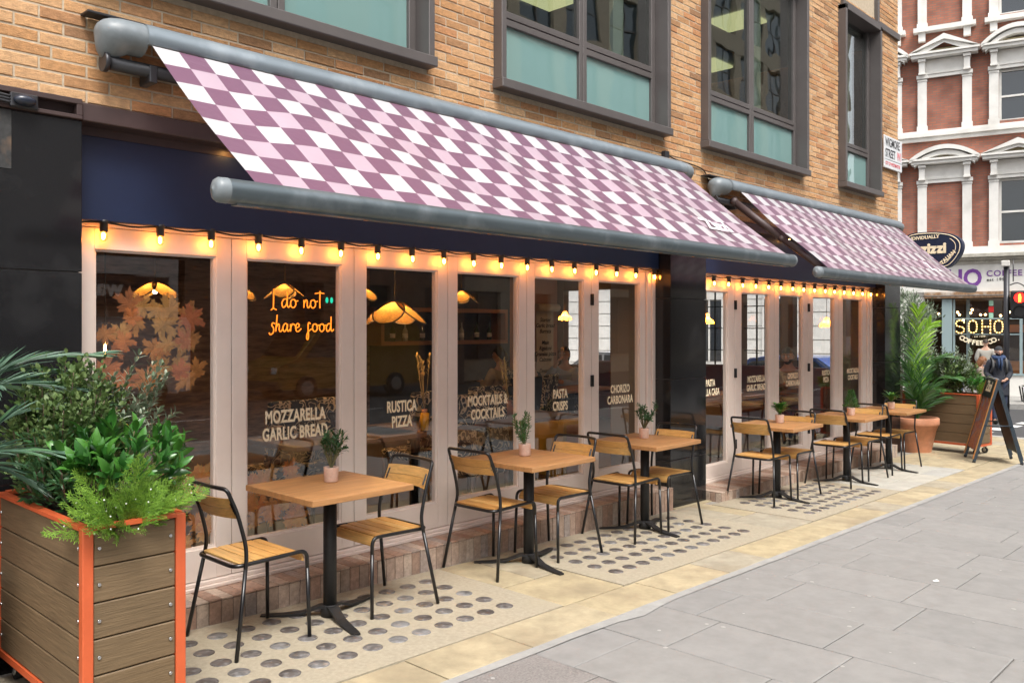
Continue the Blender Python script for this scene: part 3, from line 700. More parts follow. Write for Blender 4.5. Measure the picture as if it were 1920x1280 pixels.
# ================================================================ string lights
def string_lights(xs, z, label):
    t = thing('string_lights', label, 'string lights', (sum(xs)/len(xs), 4.62, z), group='festoon strings along the fascias')
    y = 4.622; pts = [(xs[0]-.14, y, z-.01)]
    for a, b in zip(xs, xs[1:]): pts += [(a, y, z), ((a+b)/2, y-.004, z-.012)]
    pts += [(xs[-1], y, z), (xs[-1]+.05, y+.02, z-.05)]
    MB().tube(catmull(pts, 5), .0055, 6).build('cable', 'bulb_socket', t)
    sm = MB().lathe([(.012,.014),(.026,.012),(.028,-.002),(.0205,-.006),(.021,-.046),(.017,-.05)], 14).cbox(-.036,.036,-.012,.012,-.002,.013,.003).mesh('socket', 'bulb_socket')
    bm = MB().lathe([(.0145,-.048),(.019,-.058),(.0225,-.072),(.021,-.087),(.012,-.099),(.0,-.102)], 14).mesh('bulb', 'bulb_glass')
    fm = MB().lathe([(.0,-.052),(.0075,-.058),(.0095,-.072),(.007,-.086),(.0,-.091)], 10).mesh('filament', 'filament')
    for x in xs:
        rz = R3(-.3,.3)
        for nm, me in (('socket', sm), ('bulb', bm)):
            o = put(nm, me, t); o.location = (x, y, z); o.rotation_euler = (R3(-.06,.06), R3(-.05,.05), rz)
            if nm == 'bulb': f = put('filament', fm, o)
string_lights([1.778+.2965*i for i in range(18)], 2.165, 'festoon string of warm glowing bulbs along the near pink shopfront')
string_lights([7.91+.3015*i for i in range(15)], 2.145, 'festoon string of warm glowing bulbs along the far pink shopfront')
# ================================================================ chairs
def make_chair(loc, rz, label):
    t = thing('cafe_chair', label, 'chair', loc, rz, 'slatted cafe chairs at the pavement tables')
    r = .0105
    for s in (-1, 1):
        mb = MB(); mb.tube([(-.222,s*.257,0),(-.148,s*.212,.425)], r, 8); mb.build('leg', 'black_tube', t, True)
        mb = MB(); mb.tube([(.222,s*.208,0),(.214,s*.198,.36)], r, 8); mb.build('leg', 'black_tube', t, True)
    hp = [(-.148,-.212,.425),(-.140,-.205,.49),(-.147,-.203,.56),(-.185,-.2,.70),(-.215,-.196,.775)]
    top = rounded([(-.215,-.196,.775),(-.236,-.192,.828),(-.258,-.10,.832),(-.258,.10,.832),(-.236,.192,.828),(-.215,.196,.775)], .045, 5)
    path = catmull(hp, 4)[:-1]+top+catmull([(x,-y,z) for x,y,z in hp][::-1], 4)[1:]
    MB().tube(path, r, 8).build('back_frame', 'black_tube', t, True)
    sp = rounded([(.214,-.198,.36),(.212,-.198,.452),(-.195,-.190,.44),(-.195,.190,.44),(.212,.198,.452),(.214,.198,.36)], .055, 6)
    MB().tube(sp, r, 8).build('seat_frame', 'black_tube', t, True)
    MB().tube([(-.142,-.2,.444),(-.142,.2,.444)], .006, 6).build('stretcher', 'black_tube', t, True)
    # seat slats across, the front ones rolling over the edge
    prof = []
    N = 40
    for i in range(N+1):
        u = -.168+i*(.455/N)
        if u < .150: prof.append((u, .452+.004*sin((u+.168)*9)))
        else:
            a = min((u-.150)/.052, 1.75); prof.append((.150+.052*sin(a), .452+.004*sin(.318*9)-.052*(1-cos(a))))
    cuts = [0, 7, 13, 19, 25, 30, 36]
    for a, b in zip(cuts, cuts[1:]):
        seg = prof[a:b+1]; mb = MB(); n = len(seg); g = .0028
        seg = [Vector((x, 0, z)) for x, z in seg]
        seg[0] = seg[0]+(seg[1]-seg[0]).normalized()*g; seg[-1] = seg[-1]+(seg[-2]-seg[-1]).normalized()*g
        vs = []
        for k, p in enumerate(seg):
            tn = (seg[min(k+1,n-1)]-seg[max(k-1,0)]).normalized(); nn = Vector((-tn.z,0,tn.x)); e = .002 if k in (0,n-1) else 0
            for y in (-.186,.186): vs += [(p.x-nn.x*e, y, p.z-nn.z*e+.002), (p.x-nn.x*.013, y, p.z-nn.z*.013+.002)]
        fs = []
        for k in range(n-1):
            q = 4*k; fs += [(q, q+4, q+6, q+2), (q+1, q+3, q+7, q+5), (q, q+1, q+5, q+4), (q+2, q+6, q+7, q+3)]
        fs += [(0,2,3,1), (4*n-4, 4*n-3, 4*n-1, 4*n-2)]
        mb.add(vs, fs); mb.build('seat_slat', 'seat_wood', t, True)
    for z0, z1 in ((.675,.7235),(.7265,.778)):  # curved back slats
        mb = MB(); n = 11; vs = []
        for k in range(n):
            y = -.193+.386*k/(n-1); bx = -.042*(1-(y/.193)**2)
            for z, dx in ((z0,0),(z1,0)):
                x = -.168-(z-.675)*.42+bx
                vs += [(x+.006, y, z), (x-.006, y, z)]
        fs = []
        for k in range(n-1):
            q = 4*k; fs += [(q, q+4, q+6, q+2), (q+1, q+3, q+7, q+5), (q+2, q+6, q+7, q+3), (q, q+1, q+5, q+4)]
        mb.add(vs, [tuple(reversed(f)) for f in fs]+[(0,1,3,2),(4*n-4,4*n-2,4*n-1,4*n-3)], False); mb.build('back_slat', 'seat_wood', t, True)
    for s in (-1, 1):
        mb = MB(); mb.obox((-.196,s*.186,.727), (.003,s*.004,-.001), (-.012,.014*s,0), (-.014,0,.03)); br = mb.build('bracket', 'black_tube', t, True)
        for dz in (-.012,.012):
            for sx in (1,-1): 
                m1 = MB(); m1.sph((-.196+sx*.006-dz*.42, s*.180, .727+dz), .0036, 8, 5); m1.build('screw', 'steel', br, True)
    return t
GAP = [ # x centre, y centre, facing, label
 (2.31,4.078,0,'slatted chair nearest the planter with the cedar fronds, its back to them'),
 (3.165,4.08,pi,'slatted chair facing the planter across the nearest table'),
 (4.18,4.155,0,'slatted chair on the planter side of the second table'),
 (4.827,4.14,pi,'slatted chair on the far side of the second table'),
 (5.665,4.13,0,'slatted chair on the near side of the table by the granite pier'),
 (6.231,4.142,pi,'slatted chair standing against the black granite pier between shopfronts'),
 (7.83,4.055,0,'slatted chair first along the far shopfront, just past the granite pier'),
 (8.40,4.05,pi,'slatted chair tucked behind the fourth table, facing the granite pier'),
 (9.39,3.96,0,'slatted chair on the near side of the fifth table'),
 (10.025,3.965,pi,'slatted chair on the far side of the fifth table'),
 (10.69,3.99,0,'slatted chair on the near side of the last table'),
 (11.262,4.0,pi,'slatted chair at the last table, nearest the terracotta pot'),
]
ch0 = None
for x, y, rz, lab in GAP:
    a = rz+R3(-.025,.025)
    if ch0 is None: ch0 = make_chair((x, y, zg(x)+.003), a, lab)
    else: clone(ch0, (x, y, zg(x)+.003), a, lab)
# ================================================================ tables
def make_table(loc, rz, label):
    t = thing('cafe_table', label, 'table', loc, rz, 'square pedestal tables on the pavement')
    MB().cbox(-.335,.335,-.335,.335,.705,.738,.003).build('table_top', 'table_wood', t, True)
    MB().cyl((0,0,.03),(0,0,.70),.0375,20).build('column', 'black_cast', t, True)
    MB().cbox(-.14,.14,-.14,.14,.694,.704,.003).build('top_plate', 'black_cast', t, True)
    for k in range(3):
        a = radians(17+120*k); c, s = cos(a), sin(a); mb = MB(); vs = []; pr = [(.0,.034,.062),(.06,.032,.06),(.10,.028,.045),(.16,.028,.024),(.26,.026,.014),(.35,.024,.011),(.385,.018,.010)]
        for d, w, z in pr:
            vs += [(c*d-s*w, s*d+c*w, z), (c*d+s*w, s*d-c*w, z), (c*d-s*w, s*d+c*w, max(0,z-.013)), (c*d+s*w, s*d-c*w, max(0,z-.013))]
        fs = []
        for i in range(len(pr)-1):
            q = 4*i; fs += [(q,q+1,q+5,q+4),(q+2,q+6,q+7,q+3),(q,q+4,q+6,q+2),(q+1,q+3,q+7,q+5)]
        n = 4*len(pr); fs.append((n-4,n-3,n-1,n-2)); mb.add(vs, fs); mb.build('foot', 'black_cast', t, True)
    MB().lathe([(.05,.0),(.05,.05),(.0385,.066)], 18).build('hub', 'black_cast', t, True)
    return t
TB = [(2.81,4.09,0,'square wooden pedestal table nearest the planter, olive sprig pot on top'),(4.47,4.085,0,'square wooden pedestal table second from the planter'),
      (5.97,4.14,0,'square wooden pedestal table in front of the granite pier edge'),(8.12,4.03,.0,'square wooden pedestal table first along the far shopfront'),
      (9.68,3.96,.0,'square wooden pedestal table in the middle of the far three'),(10.98,3.965,.0,'square wooden pedestal table farthest away beside the terracotta pot')]
tb0 = None
for x, y, rz, lab in TB:
    tilt = (x, y, zg(x)+.003)
    if tb0 is None: tb0 = make_table(tilt, rz, lab)
    else: clone(tb0, tilt, rz+R3(-.02,.02), lab)
# ================================================================ restaurant interior
mat('in_floor', (.10,.06,.04), .5, var=.3, vscale=4, stretch=(1,8,1)); mat('in_ceiling', (.08,.075,.075), .9)
mat('in_navy', (.07,.08,.10), .7, var=.2, vscale=3); mat('in_pink', (.52,.25,.15), .85, var=.06, vscale=2); mat('in_brown', (.20,.12,.075), .7)
mat('shelf_wood', (.42,.20,.12), .6); mat('in_brick', (.25,.16,.12), .9, var=.5, vscale=9, stretch=(.4,1,2.4))
st = lambda mb, n, m: mb.build(n, m, kind='structure')
st(MB().box(1.0, 12.5, 4.765, 10.7, -.10, .02), 'interior_floor', 'in_floor')
st(MB().box(1.0, 12.5, 4.765, 10.7, 2.72, 2.78), 'interior_ceiling', 'in_ceiling')
st(MB().box(1.0, 8.0, 10.6, 10.7, .02, 2.72), 'interior_brick_wall', 'in_brick')
st(MB().box(8.0, 11.1, 10.6, 10.7, .02, 2.72), 'interior_navy_wall', 'in_navy')
st(MB().box(11.1, 12.42, 10.6, 10.7, .02, 2.72), 'interior_back_wall', 'in_pink')
st(MB().box(.9, 1.0, 4.765, 10.7, .02, 2.72), 'interior_side_wall', 'in_pink')
mb = MB(); ys = [5.22,5.90,6.10,6.74,6.95,7.9,8.1,9.1,9.35,10.45]
mb.box(12.40, 12.56, 4.77, 10.7, -.2, .92); mb.box(12.40, 12.56, 4.77, 10.7, 2.3, 2.735)
mb.box(12.40, 12.56, 4.80, ys[0], .92, 2.3)
for a, b in ((ys[1],ys[2]),(ys[3],ys[4]),(ys[5],ys[6]),(ys[7],ys[8]),(ys[9],10.7)): mb.box(12.40, 12.56, a, b, .92, 2.3)
st(mb, 'interior_street_wall', 'in_brown')
MB().box(12.57, 12.83, 4.78, 12, -.4, .9).build('side_plinth', 'granite', bld)
mb = MB()
for a, b in ((ys[4],ys[5]),(ys[2],ys[3])):
    for k in range(1,3): y = a+(b-a)*k/3; mb.box(12.46, 12.485, y-.01, y+.01, .92, 2.3)
    for z in (1.25,1.6,1.95): mb.box(12.46, 12.485, a, b, z-.008, z+.008)
mb.build('side_window_bars', 'black_tube', bld)
for i in range(0,10,2): MB().box(12.47, 12.475, ys[i], ys[i+1], .92, 2.3).build('side_pane', 'clear_glass', bld)
# brown columns behind the granite piers
st(MB().box(6.93, 7.45, 4.78, 5.22, .02, 2.72), 'interior_column', 'in_brown')
for z in (1.28,): pass
t = thing('light_switches', 'two steel switch plates on the brown column behind the glass', 'switch', (6.925, 4.95, 1.28))
for y in (4.92, 5.06): MB().cbox(6.918, 6.929, y-.035, y+.035, 1.24, 1.31, .002).build('switch_plate', 'steel', t)
# wall shelf with bottles
t = thing('wall_shelf', 'long pinkish box shelf on the navy wall inside', 'shelf', (9.3, 10.45, 1.34))
MB().box(7.95,10.68,10.25,10.598,1.34,1.40).build('shelf_board', 'shelf_wood', t); MB().box(7.95,10.68,10.25,10.598,1.86,1.92).build('top_board', 'shelf_wood', t)
for x in (7.95,10.62): MB().box(x,x+.06,10.25,10.598,1.40,1.86).build('side_board', 'shelf_wood', t)
mat('bottle_glass', (.05,.08,.05), .1, spec=.8); mat('bottle_clear', (.5,.5,.45), .1, spec=.9); mat('label_paper', (.8,.78,.7), .7)
bl = ['green bottle','clear bottle','green bottle','dark jar','clear bottle','green bottle','clear bottle']
for i, x in enumerate((8.3,8.55,8.9,9.3,9.75,10.1,10.4)):
    b = MB().lathe([(.0,0),(.04,0),(.042,.02),(.042,.16),(.015,.21),(.014,.29),(.016,.295),(.0,.295)], 12, (x,10.42,1.402)).build('bottle', 'bottle_clear' if i%3==1 else 'bottle_glass')
    MB().lathe([(.0425,.05),(.0425,.12)], 12, (x,10.42,1.402)).build('bottle_label', 'label_paper', b)
    tag(b, 'small bottle standing on the pinkish shelf inside', 'bottle', 'bottles on the inside shelf')
# pendants with woven petals
mat('rattan', (.34,.20,.06), .7, var=.3, vscale=60, sub=.45); mat('rattan_rim', (.06,.045,.03), .6)
emis('bulb_hot', (1,.55,.2), 300)
def petal_lamp(loc, sc, rot, label):
    t = thing('pendant_lamp', label, 'lamp', loc, rot, 'woven petal pendant lamps inside')
    for k in range(4):
        a = k*pi/2; c, s = cos(a), sin(a); N = 20; tilt = radians(38)
        vs = [(0,0,0)]; ring = []
        ax = Vector((c,s,0))*cos(tilt)+Vector((0,0,-1))*sin(tilt); bx = Vector((-s,c,0)); nn = ax.cross(bx)
        cen = Vector((c*.03,s*.03,.10))+ax*.17
        vs = [cen+nn*.02]
        for r in (.6,1):
            for i in range(N):
                an = 2*pi*i/N; vs.append(cen+ax*cos(an)*.175*r+bx*sin(an)*.15*r+nn*.02*(1-r*r))
        vs = [v*sc for v in vs]
        mb = MB(); mb.add(vs, [(0,1+i,1+(i+1)%N) for i in range(N)]+[(1+i,1+N+i,1+N+(i+1)%N,1+(i+1)%N) for i in range(N)], True)
        p = mb.build('petal', 'rattan', t, True)
        MB().tube(vs[1+N:1+2*N], .008*sc, 6, closed=True).build('petal_rim', 'rattan_rim', p, True)
    MB().tube([(0,0,.10*sc),(0,0,2.72-loc[2])], .004, 6).build('cord', 'rattan_rim', t, True)
    MB().lathe([(.012,.09*sc),(.016,.03*sc),(.01,.02*sc)], 10).build('socket', 'rattan_rim', t, True)
    MB().sph((0,0,-.005*sc), .028*sc, 12, 8, (1,1,1.3)).build('bulb', 'bulb_hot', t, True)
petal_lamp((4.42,5.52,1.74), .85, .55, 'large woven petal pendant glowing behind the third pane')
petal_lamp((2.88,6.5,1.90), .62, .3, 'woven petal pendant glowing behind the pane with maple leaves')
petal_lamp((4.62,7.5,1.98), .68, .9, 'woven petal pendant just above the neon lettering')
petal_lamp((3.95,7.2,1.93), .6, .2, 'woven petal pendant half hidden by a pink stile')
petal_lamp((6.55,7.0,1.96), .62, .8, 'woven petal pendant glowing behind the fourth pane')
petal_lamp((5.1,6.9,1.95), .6, .1, 'woven petal pendant deep behind the third pane')
glass('amber_glass', tint=(1,.7,.3), f0=.1)
mat('amber_shade', (.75,.42,.10), .35, sub=.6)
def glass_pendant(loc, label):
    t = thing('glass_pendant', label, 'lamp', loc, 0, 'ribbed amber pendant lamps inside')
    MB().lathe([(.02,.13),(.035,.11),(.045,.075),(.09,.045),(.10,.015),(.098,.0)], 18).build('shade', 'amber_shade', t, True)
    MB().tube([(0,0,.13),(0,0,2.72-loc[2])], .004, 6).build('cord', 'rattan_rim', t, True)
    MB().sph((0,0,.035), .024, 10, 6).build('bulb', 'bulb_hot', t, True)
d = 12.5
for p, lab in (((9.65,8.1,1.72),'amber glass pendant behind the fifth near pane'),((9.6,5.72,1.66),'amber glass pendant in the first far pane'),((10.3,5.72,1.64),'amber glass pendant in the second far pane'),((11.5,4.98,1.62),'amber glass pendant in the fourth far pane'),((9.9,6.6,1.68),'amber glass pendant deeper in the first far pane')): glass_pendant(p, lab)
emis('fill_spot_face', (1,.62,.30), 300)  # ceiling spotlights are added lamps that brighten the dim dining room
def fill_spot(x, y, lab):
    t = thing('fill_spotlight', lab, 'spotlight', (x, y, 2.6), 0, 'added ceiling spotlights inside')
    MB().cyl((x,y,2.62),(x,y,2.72),.035,12).build('can', 'black_tube', t); MB().lathe([(.0,0),(.028,0)],12,(x,y,2.618)).build('lamp_face', 'fill_spot_face', t)
for x, y, w_ in ((3.2,5.6,'first'),(4.8,6.2,'second'),(6.2,5.9,'third'),(5.6,8.6,'fourth'),(8.0,8.9,'fifth'),(10.2,9.4,'sixth'),(11.7,9.6,'seventh'),(9.0,6.4,'eighth'),(10.6,6.2,'ninth'),(7.9,5.6,'tenth'),(3.8,8.8,'eleventh'),(11.6,6.0,'last')):
    fill_spot(x, y, 'black ceiling spotlight added to brighten the restaurant inside')
# bare bulb hanging near the planter
t = thing('bare_bulb', 'bare glowing filament bulb hanging behind the first pane', 'lamp', (1.93,5.0,1.49))
MB().lathe([(.0,-.03),(.02,-.015),(.024,.01),(.012,.045),(.01,.05)], 12, (1.93,5.0,1.49)).build('bulb', 'bulb_glass', t)
MB().lathe([(.0,-.02),(.007,-.012),(.007,.03),(.0,.035)], 8, (1.93,5.0,1.49)).build('filament', 'filament_soft', t)
MB().tube([(1.93,5.0,1.54),(1.93,5.0,2.72)], .004, 6).build('cord', 'rattan_rim', t)
# ---------------------------------------------------------------- neon sign
G = {'I': (.55, [[(.28,2.15),(.25,1.0),(.22,-.12)],[(-.08,-.32),(.2,-.12),(.62,-.28)]]),
 'd': (1.15, [[(.72,.95),(.38,1.02),(.05,.55),(.22,.02),(.6,.3),(.76,.95)],[(.80,1.95),(.76,.9),(.78,.25),(.95,.05),(1.2,.3)]]),
 'o': (1.05, [[(.55,1.0),(.15,.85),(.08,.3),(.4,0),(.75,.3),(.72,.8),(.5,1.0),(.8,.78),(1.08,.85)]]),
 'n': (.95, [[(.08,.95),(.1,.5),(.08,.02)],[(.1,.45),(.35,.95),(.55,.8),(.56,.25),(.72,.02),(.95,.3)]]),
 't': (.8, [[(.38,2.1),(.33,1.1),(.34,0)],[(-.35,1.75),(.3,1.86),(.95,1.8)]]),
 's': (.75, [[(.75,1.0),(.45,1.1),(.3,.8),(.55,.45),(.5,-.1),(.1,-.35),(-.05,-.1)]]),
 'h': (1.05, [[(.3,2.1),(.2,1.0),(.1,.02)],[(.13,.45),(.42,.98),(.6,.75),(.6,.2),(.8,.02),(1.05,.3)]]),
 'a': (1.05, [[(.68,.9),(.35,1.02),(.05,.5),(.25,.02),(.58,.35),(.72,.95)],[(.72,.95),(.68,.35),(.82,.05),(1.05,.3)]]),
 'r': (.75, [[(.08,.95),(.12,.5),(.1,.02)],[(.12,.5),(.35,.95),(.6,.92),(.75,.75)]]),
 'e': (.9, [[(.08,.45),(.5,.6),(.58,.9),(.3,1.02),(.08,.6),(.2,.08),(.5,.05),(.9,.4)]]),
 'f': (.85, [[(.6,1.0),(.35,1.15),(.25,.6),(.32,-.5),(.2,-1.0),(.02,-.75),(.2,-.1),(.55,.2),(.8,.35)]])}
emis('neon_orange', (1,.20,.015), 1.35); emis('neon_green', (.01,.5,.3), .8)
t = thing('neon_sign', 'orange neon handwriting hung inside the second pane', 'neon sign', (3.1, 4.86, 1.6))
def neon(word, x, z, s):
    for chh in word:
        if chh == ' ': x += .75*s; continue
        wdt, strokes = G[chh]; mb = MB()
        for stk in strokes: mb.tube(catmull([(x+px*s, 4.86, z+pz*s) for px, pz in stk], 6), .0036, 6)
        mb.build('neon_letter', 'neon_orange', t); x += wdt*s
neon('I do not', 2.90, 1.745, .0545); neon('share food', 2.885, 1.59, .0515)
for x in (3.315, 3.352): MB().sph((x,4.86,1.80), .0145, 10, 6, (.8,.4,1.4)).build('neon_quote', 'neon_green', t)
# ---------------------------------------------------------------- maple leaf stickers
half = [(0,-.28),(.012,-.30),(.17,-.36),(.13,-.24),(.34,-.28),(.30,-.16),(.40,-.12),(.20,-.02),(.36,.04),(.34,.12),(.54,.18),(.44,.25),(.47,.33),(.30,.28),(.31,.37),(.15,.22),(.11,.20),(.15,.44),(.08,.40),(0,.60)]
ml = half+[(-x,y) for x,y in half[-2:0:-1]]
mat('maple', (.6,.28,.07), .6, isl=[(.62,.30,.08),(.68,.24,.07),(.55,.32,.12),(.70,.40,.12),(.62,.20,.09),(.42,.20,.07)], var=.3, vscale=18, sub=.4)
m = MT['maple']; n = m.node_tree; o_ = n.nodes['Material Output']; s_ = o_.inputs[0].links[0].from_socket; tp_ = n.nodes.new('ShaderNodeBsdfTransparent'); mx_ = n.nodes.new('ShaderNodeMixShader'); mx_.inputs[0].default_value = .38
n.links.new(s_, mx_.inputs[1]); n.links.new(tp_.outputs[0], mx_.inputs[2]); n.links.new(mx_.outputs[0], o_.inputs[0])
def leaves(name, label, spots, x0, z0):
    t = thing(name, label, 'leaf sticker', (x0, 4.725, z0), group='maple leaf stickers on the glass')
    for i, (x, z, s) in enumerate(spots):
        M = Matrix.Translation((x, 4.7175+.0009*i, z)) @ Matrix.Rotation(pi/2, 4, 'X') @ Matrix.Rotation(R3(-2.2,2.2), 4, 'Z') @ Matrix.Scale(s, 4)
        mb = MB()
        c = M @ Vector((0,0,0)); vs = [M @ Vector((x,y,0)) for x,y in ml]
        mb.add([c+Vector((0,-.003,0))]+vs, [(0,1+k,1+(k+1)%len(vs)) for k in range(len(vs))])
        mb.build('maple_leaf', 'maple', t)
rl = random.Random(4)
leaves('leaf_sticker', 'cluster of orange maple leaf stickers high on the first pane', [(2.0+rl.uniform(-.2,.34),1.54+rl.uniform(-.26,.22),rl.uniform(.11,.19)) for _ in range(30)], 2.05, 1.55)
leaves('leaf_sticker', 'orange maple leaf stickers along the foot of the first pane', [(rl.uniform(2.0,2.40),.36+rl.random()**1.5*.42,rl.uniform(.11,.18)) for _ in range(30)], 2.2, .5)
leaves('leaf_sticker', 'orange maple leaf stickers along the foot of the second pane', [(2.66+rl.random()**1.4*.42,.40+rl.random()**1.6*.34,rl.uniform(.10,.16)) for _ in range(28)], 2.85, .5)
# ---------------------------------------------------------------- menu on a paper roll
t = thing('paper_menu', 'handwritten menu on a hanging kraft paper roll inside', 'menu', (12.0,10.5,.7))
mat('kraft', (.55,.40,.25), .9, var=.08); mat('ink', (.03,.025,.02), .8)
MB().box(11.76,12.24,10.555,10.558,.62,1.95).build('sheet', 'kraft', t); MB().cyl((11.7,10.5,1.98),(12.3,10.5,1.98),.07,16).build('roll', 'kraft', t)
text('Starter\nGarlic bread\nBurrata\n\nMain\nRigatoni\nTiramisu pizza\nCalzone\n\nDessert', FRONT(12.0,10.55,1.72), 'ink', t, .105, bold=.001, shear=.25, line=1.0)
# ---------------------------------------------------------------- inside furniture
mat('print_fabric', (.03,.03,.03), .8)
def print_fab():
    m = MT['print_fabric']; n = m.node_tree; L = n.links.new; b = n.nodes['Principled BSDF']
    tc = n.nodes.new('ShaderNodeTexCoord'); wv = n.nodes.new('ShaderNodeTexNoise'); wv.inputs['Scale'].default_value = 11; wv.inputs['Detail'].default_value = .5; wv.inputs['Distortion'].default_value = 1.6
    L(tc.outputs['Object'], wv.inputs['Vector'])
    mr = n.nodes.new('ShaderNodeMath'); mr.operation = 'COMPARE'; mr.inputs[1].default_value = .5; mr.inputs[2].default_value = .05
    L(wv.outputs['Fac'], mr.inputs[0])
    mx = n.nodes.new('ShaderNodeMix'); mx.data_type = 'RGBA'; mx.inputs[6].default_value = (.025,.025,.028,1); mx.inputs[7].default_value = (.55,.45,.30,1)
    L(mr.outputs[0], mx.inputs[0]); L(mx.outputs[2], b.inputs['Base Color'])
print_fab()
mat('dark_wood', (.10,.05,.03), .45, var=.2, vscale=5); mat('blue_seat', (.03,.08,.30), .7); mat('red_leather', (.13,.02,.018), .4)
def dining_chair(loc, rz, label, m='print_fabric'):
    t = thing('dining_chair', label, 'chair', loc, rz, 'upholstered chairs inside')
    MB().cbox(-.22,.22,-.22,.22,.40,.48,.02).build('seat', m, t, True)
    mb = MB(); mb.obox((-.21,0,.76), (.03,0,-.004), (0,.22,0), (-.03,0,.26)); mb.build('backrest', m, t, True, bevel=.02)
    for x in (-.19,.19):
        for y in (-.19,.19): MB().tube([(x,y,.40),(x*1.1,y*1.1,0)], [.016,.011], 8).build('leg', 'dark_wood', t, True)
    return t
dc = None
for x, y, rz, lab in ((3.75,6.2,pi*.5,'upholstered scribble print chair inside behind the second pane'),(4.25,6.25,pi*.45,'upholstered scribble print chair inside left of the wheat vase'),(5.15,6.15,pi*.5,'upholstered scribble print chair inside right of the wheat vase'),
                      (5.95,6.25,pi*.5,'upholstered scribble print chair inside behind the fourth pane'),(4.95,5.15,-pi*.5,'upholstered scribble print chair low behind the fourth pane'),(5.5,5.3,-pi*.5,'upholstered scribble print chair low beside the fourth stile')):
    if dc is None: dc = dining_chair((x,y,.02), rz, lab)
    else: clone(dc, (x,y,.02), rz, lab)
def dining_table(loc, label, m='dark_wood', w=.6, h=.76):
    t = thing('dining_table', label, 'table', loc, 0, 'tables inside the restaurant')
    MB().cbox(-w,w,-.34,.34,h-.035,h,.004).build('table_top', m, t, True)
    MB().cyl((0,0,.02),(0,0,h-.035),.04,14).build('column', 'black_cast', t, True); MB().lathe([(.22,0),(.22,.015),(.05,.03)], 18).build('base', 'black_cast', t, True)
    return t
TI = [((3.9,5.55,.02),'dark dining table inside behind the second pane','dark_wood'),((4.75,5.65,.02),'dark dining table inside carrying the wheat vase','dark_wood'),((5.9,5.6,.02),'dark dining table inside behind the fourth pane','dark_wood'),
      ((9.2,7.6,.02),'pale dining table inside before the drinking woman','shelf_wood'),((8.35,5.35,.02),'dining table inside the first far pane','table_wood'),((9.6,5.45,.02),'dining table inside the second far pane','table_wood'),((10.7,5.4,.02),'dining table inside the third far pane','dark_wood')]
for loc, lab, m in TI: dining_table(loc, lab, m)
# glasses, plates and drinks on the inside tables
def wine_glass(x, y, z, lab):
    t = MB().lathe([(.03,0),(.03,.003),(.004,.006),(.004,.09),(.03,.12),(.036,.16),(.03,.20)], 14, (x,y,z)).build('wine_glass', 'clear_glass')
    tag(t, lab, 'glass', 'wine glasses inside')
for i, (x, y, lab) in enumerate(((3.75,5.4,'wine glass on the dark table behind the second pane'),(4.6,5.5,'wine glass beside the wheat vase inside'),(5.75,5.45,'wine glass on the table behind the fourth pane'),(8.2,5.25,'wine glass inside the first far pane'),(9.5,5.3,'wine glass inside the second far pane'),(10.6,5.3,'wine glass inside the third far pane'))): wine_glass(x, y, .785, lab)
mat('juice', (.75,.38,.03), .2); mat('plate', (.75,.74,.70), .3)
t = MB().lathe([(.0,0),(.032,0),(.038,.14),(.0,.14)], 14, (4.55,5.3,.785)).build('drink', 'juice'); tag(t, 'tall glass of orange drink inside low in the third pane', 'drink')
t = MB().lathe([(.0,0),(.036,0),(.04,.13),(.0,.13)], 14, (9.35,5.25,.785)).build('drink', 'juice'); tag(t, 'glass with orange drink inside the second far pane', 'drink')
for x, y, lab in ((4.95,5.5,'white plate on the table with the wheat vase'),(9.75,5.4,'white plate inside the second far pane'),(8.5,5.4,'white plate inside the first far pane')):
    tag(MB().lathe([(.0,.004),(.07,.004),(.11,.014),(.112,.018),(.07,.01),(.0,.008)], 20, (x,y,.782)).build('plate', 'plate'), lab, 'plate', 'plates on the inside tables')
mat('wheat', (.48,.36,.15), .9)
def wheat(x, y, z, h, lab):
    t = thing('wheat_vase', lab, 'vase', (x,y,z), 0, 'dried wheat in vases inside')
    MB().lathe([(.0,0),(.04,0),(.045,.06),(.025,.13),(.028,.15),(.02,.15)], 14, (x,y,z)).build('vase', 'shelf_wood', t)
    for k in range(7):
        a = R3(0,6.28); r = R3(.04,.11); top = Vector((x+cos(a)*r, y+sin(a)*r, z+h*R3(.8,1))); m1 = MB(); m1.tube([(x,y,z+.14), ((x+top.x)/2,(y+top.y)/2,z+h*.55), top], .002, 5)
        for j in range(9):
            p = Vector((x,y,z+.14)).lerp(top, .62+.042*j); m1.leaf(p, (R3(-1,1),R3(-1,1),1.2), (0,0,1), .045, .014)
        m1.build('wheat_stalk', 'wheat', t)
wheat(4.72,5.5,.78,.62,'vase of dried wheat inside behind the third pane'); wheat(5.85,5.6,.78,.55,'vase of dried wheat inside behind the fourth pane'); wheat(8.3,5.5,.78,.5,'vase of dried wheat inside the first far pane')
# bench under the side windows, bar counter
t = thing('leather_bench', 'long dark red leather bench under the side windows inside', 'bench', (12.0,7.2,.02))
MB().cbox(11.75,12.25,5.3,9.6,.06,.48,.03).build('seat', 'red_leather', t); MB().cbox(12.22,12.38,5.3,9.6,.4,1.02,.03).build('backrest', 'red_leather', t)
t = thing('yellow_cabinet', 'small yellow framed cabinet low behind the fifth pane', 'cabinet', (7.1,6.0,.02))
MB().cbox(6.95,7.5,5.85,6.3,.02,.62,.01).build('carcass', mat('mustard', (.45,.27,.04), .6), t); MB().cbox(6.99,7.46,5.84,5.849,.06,.58,.004).build('door', 'shelf_wood', t)
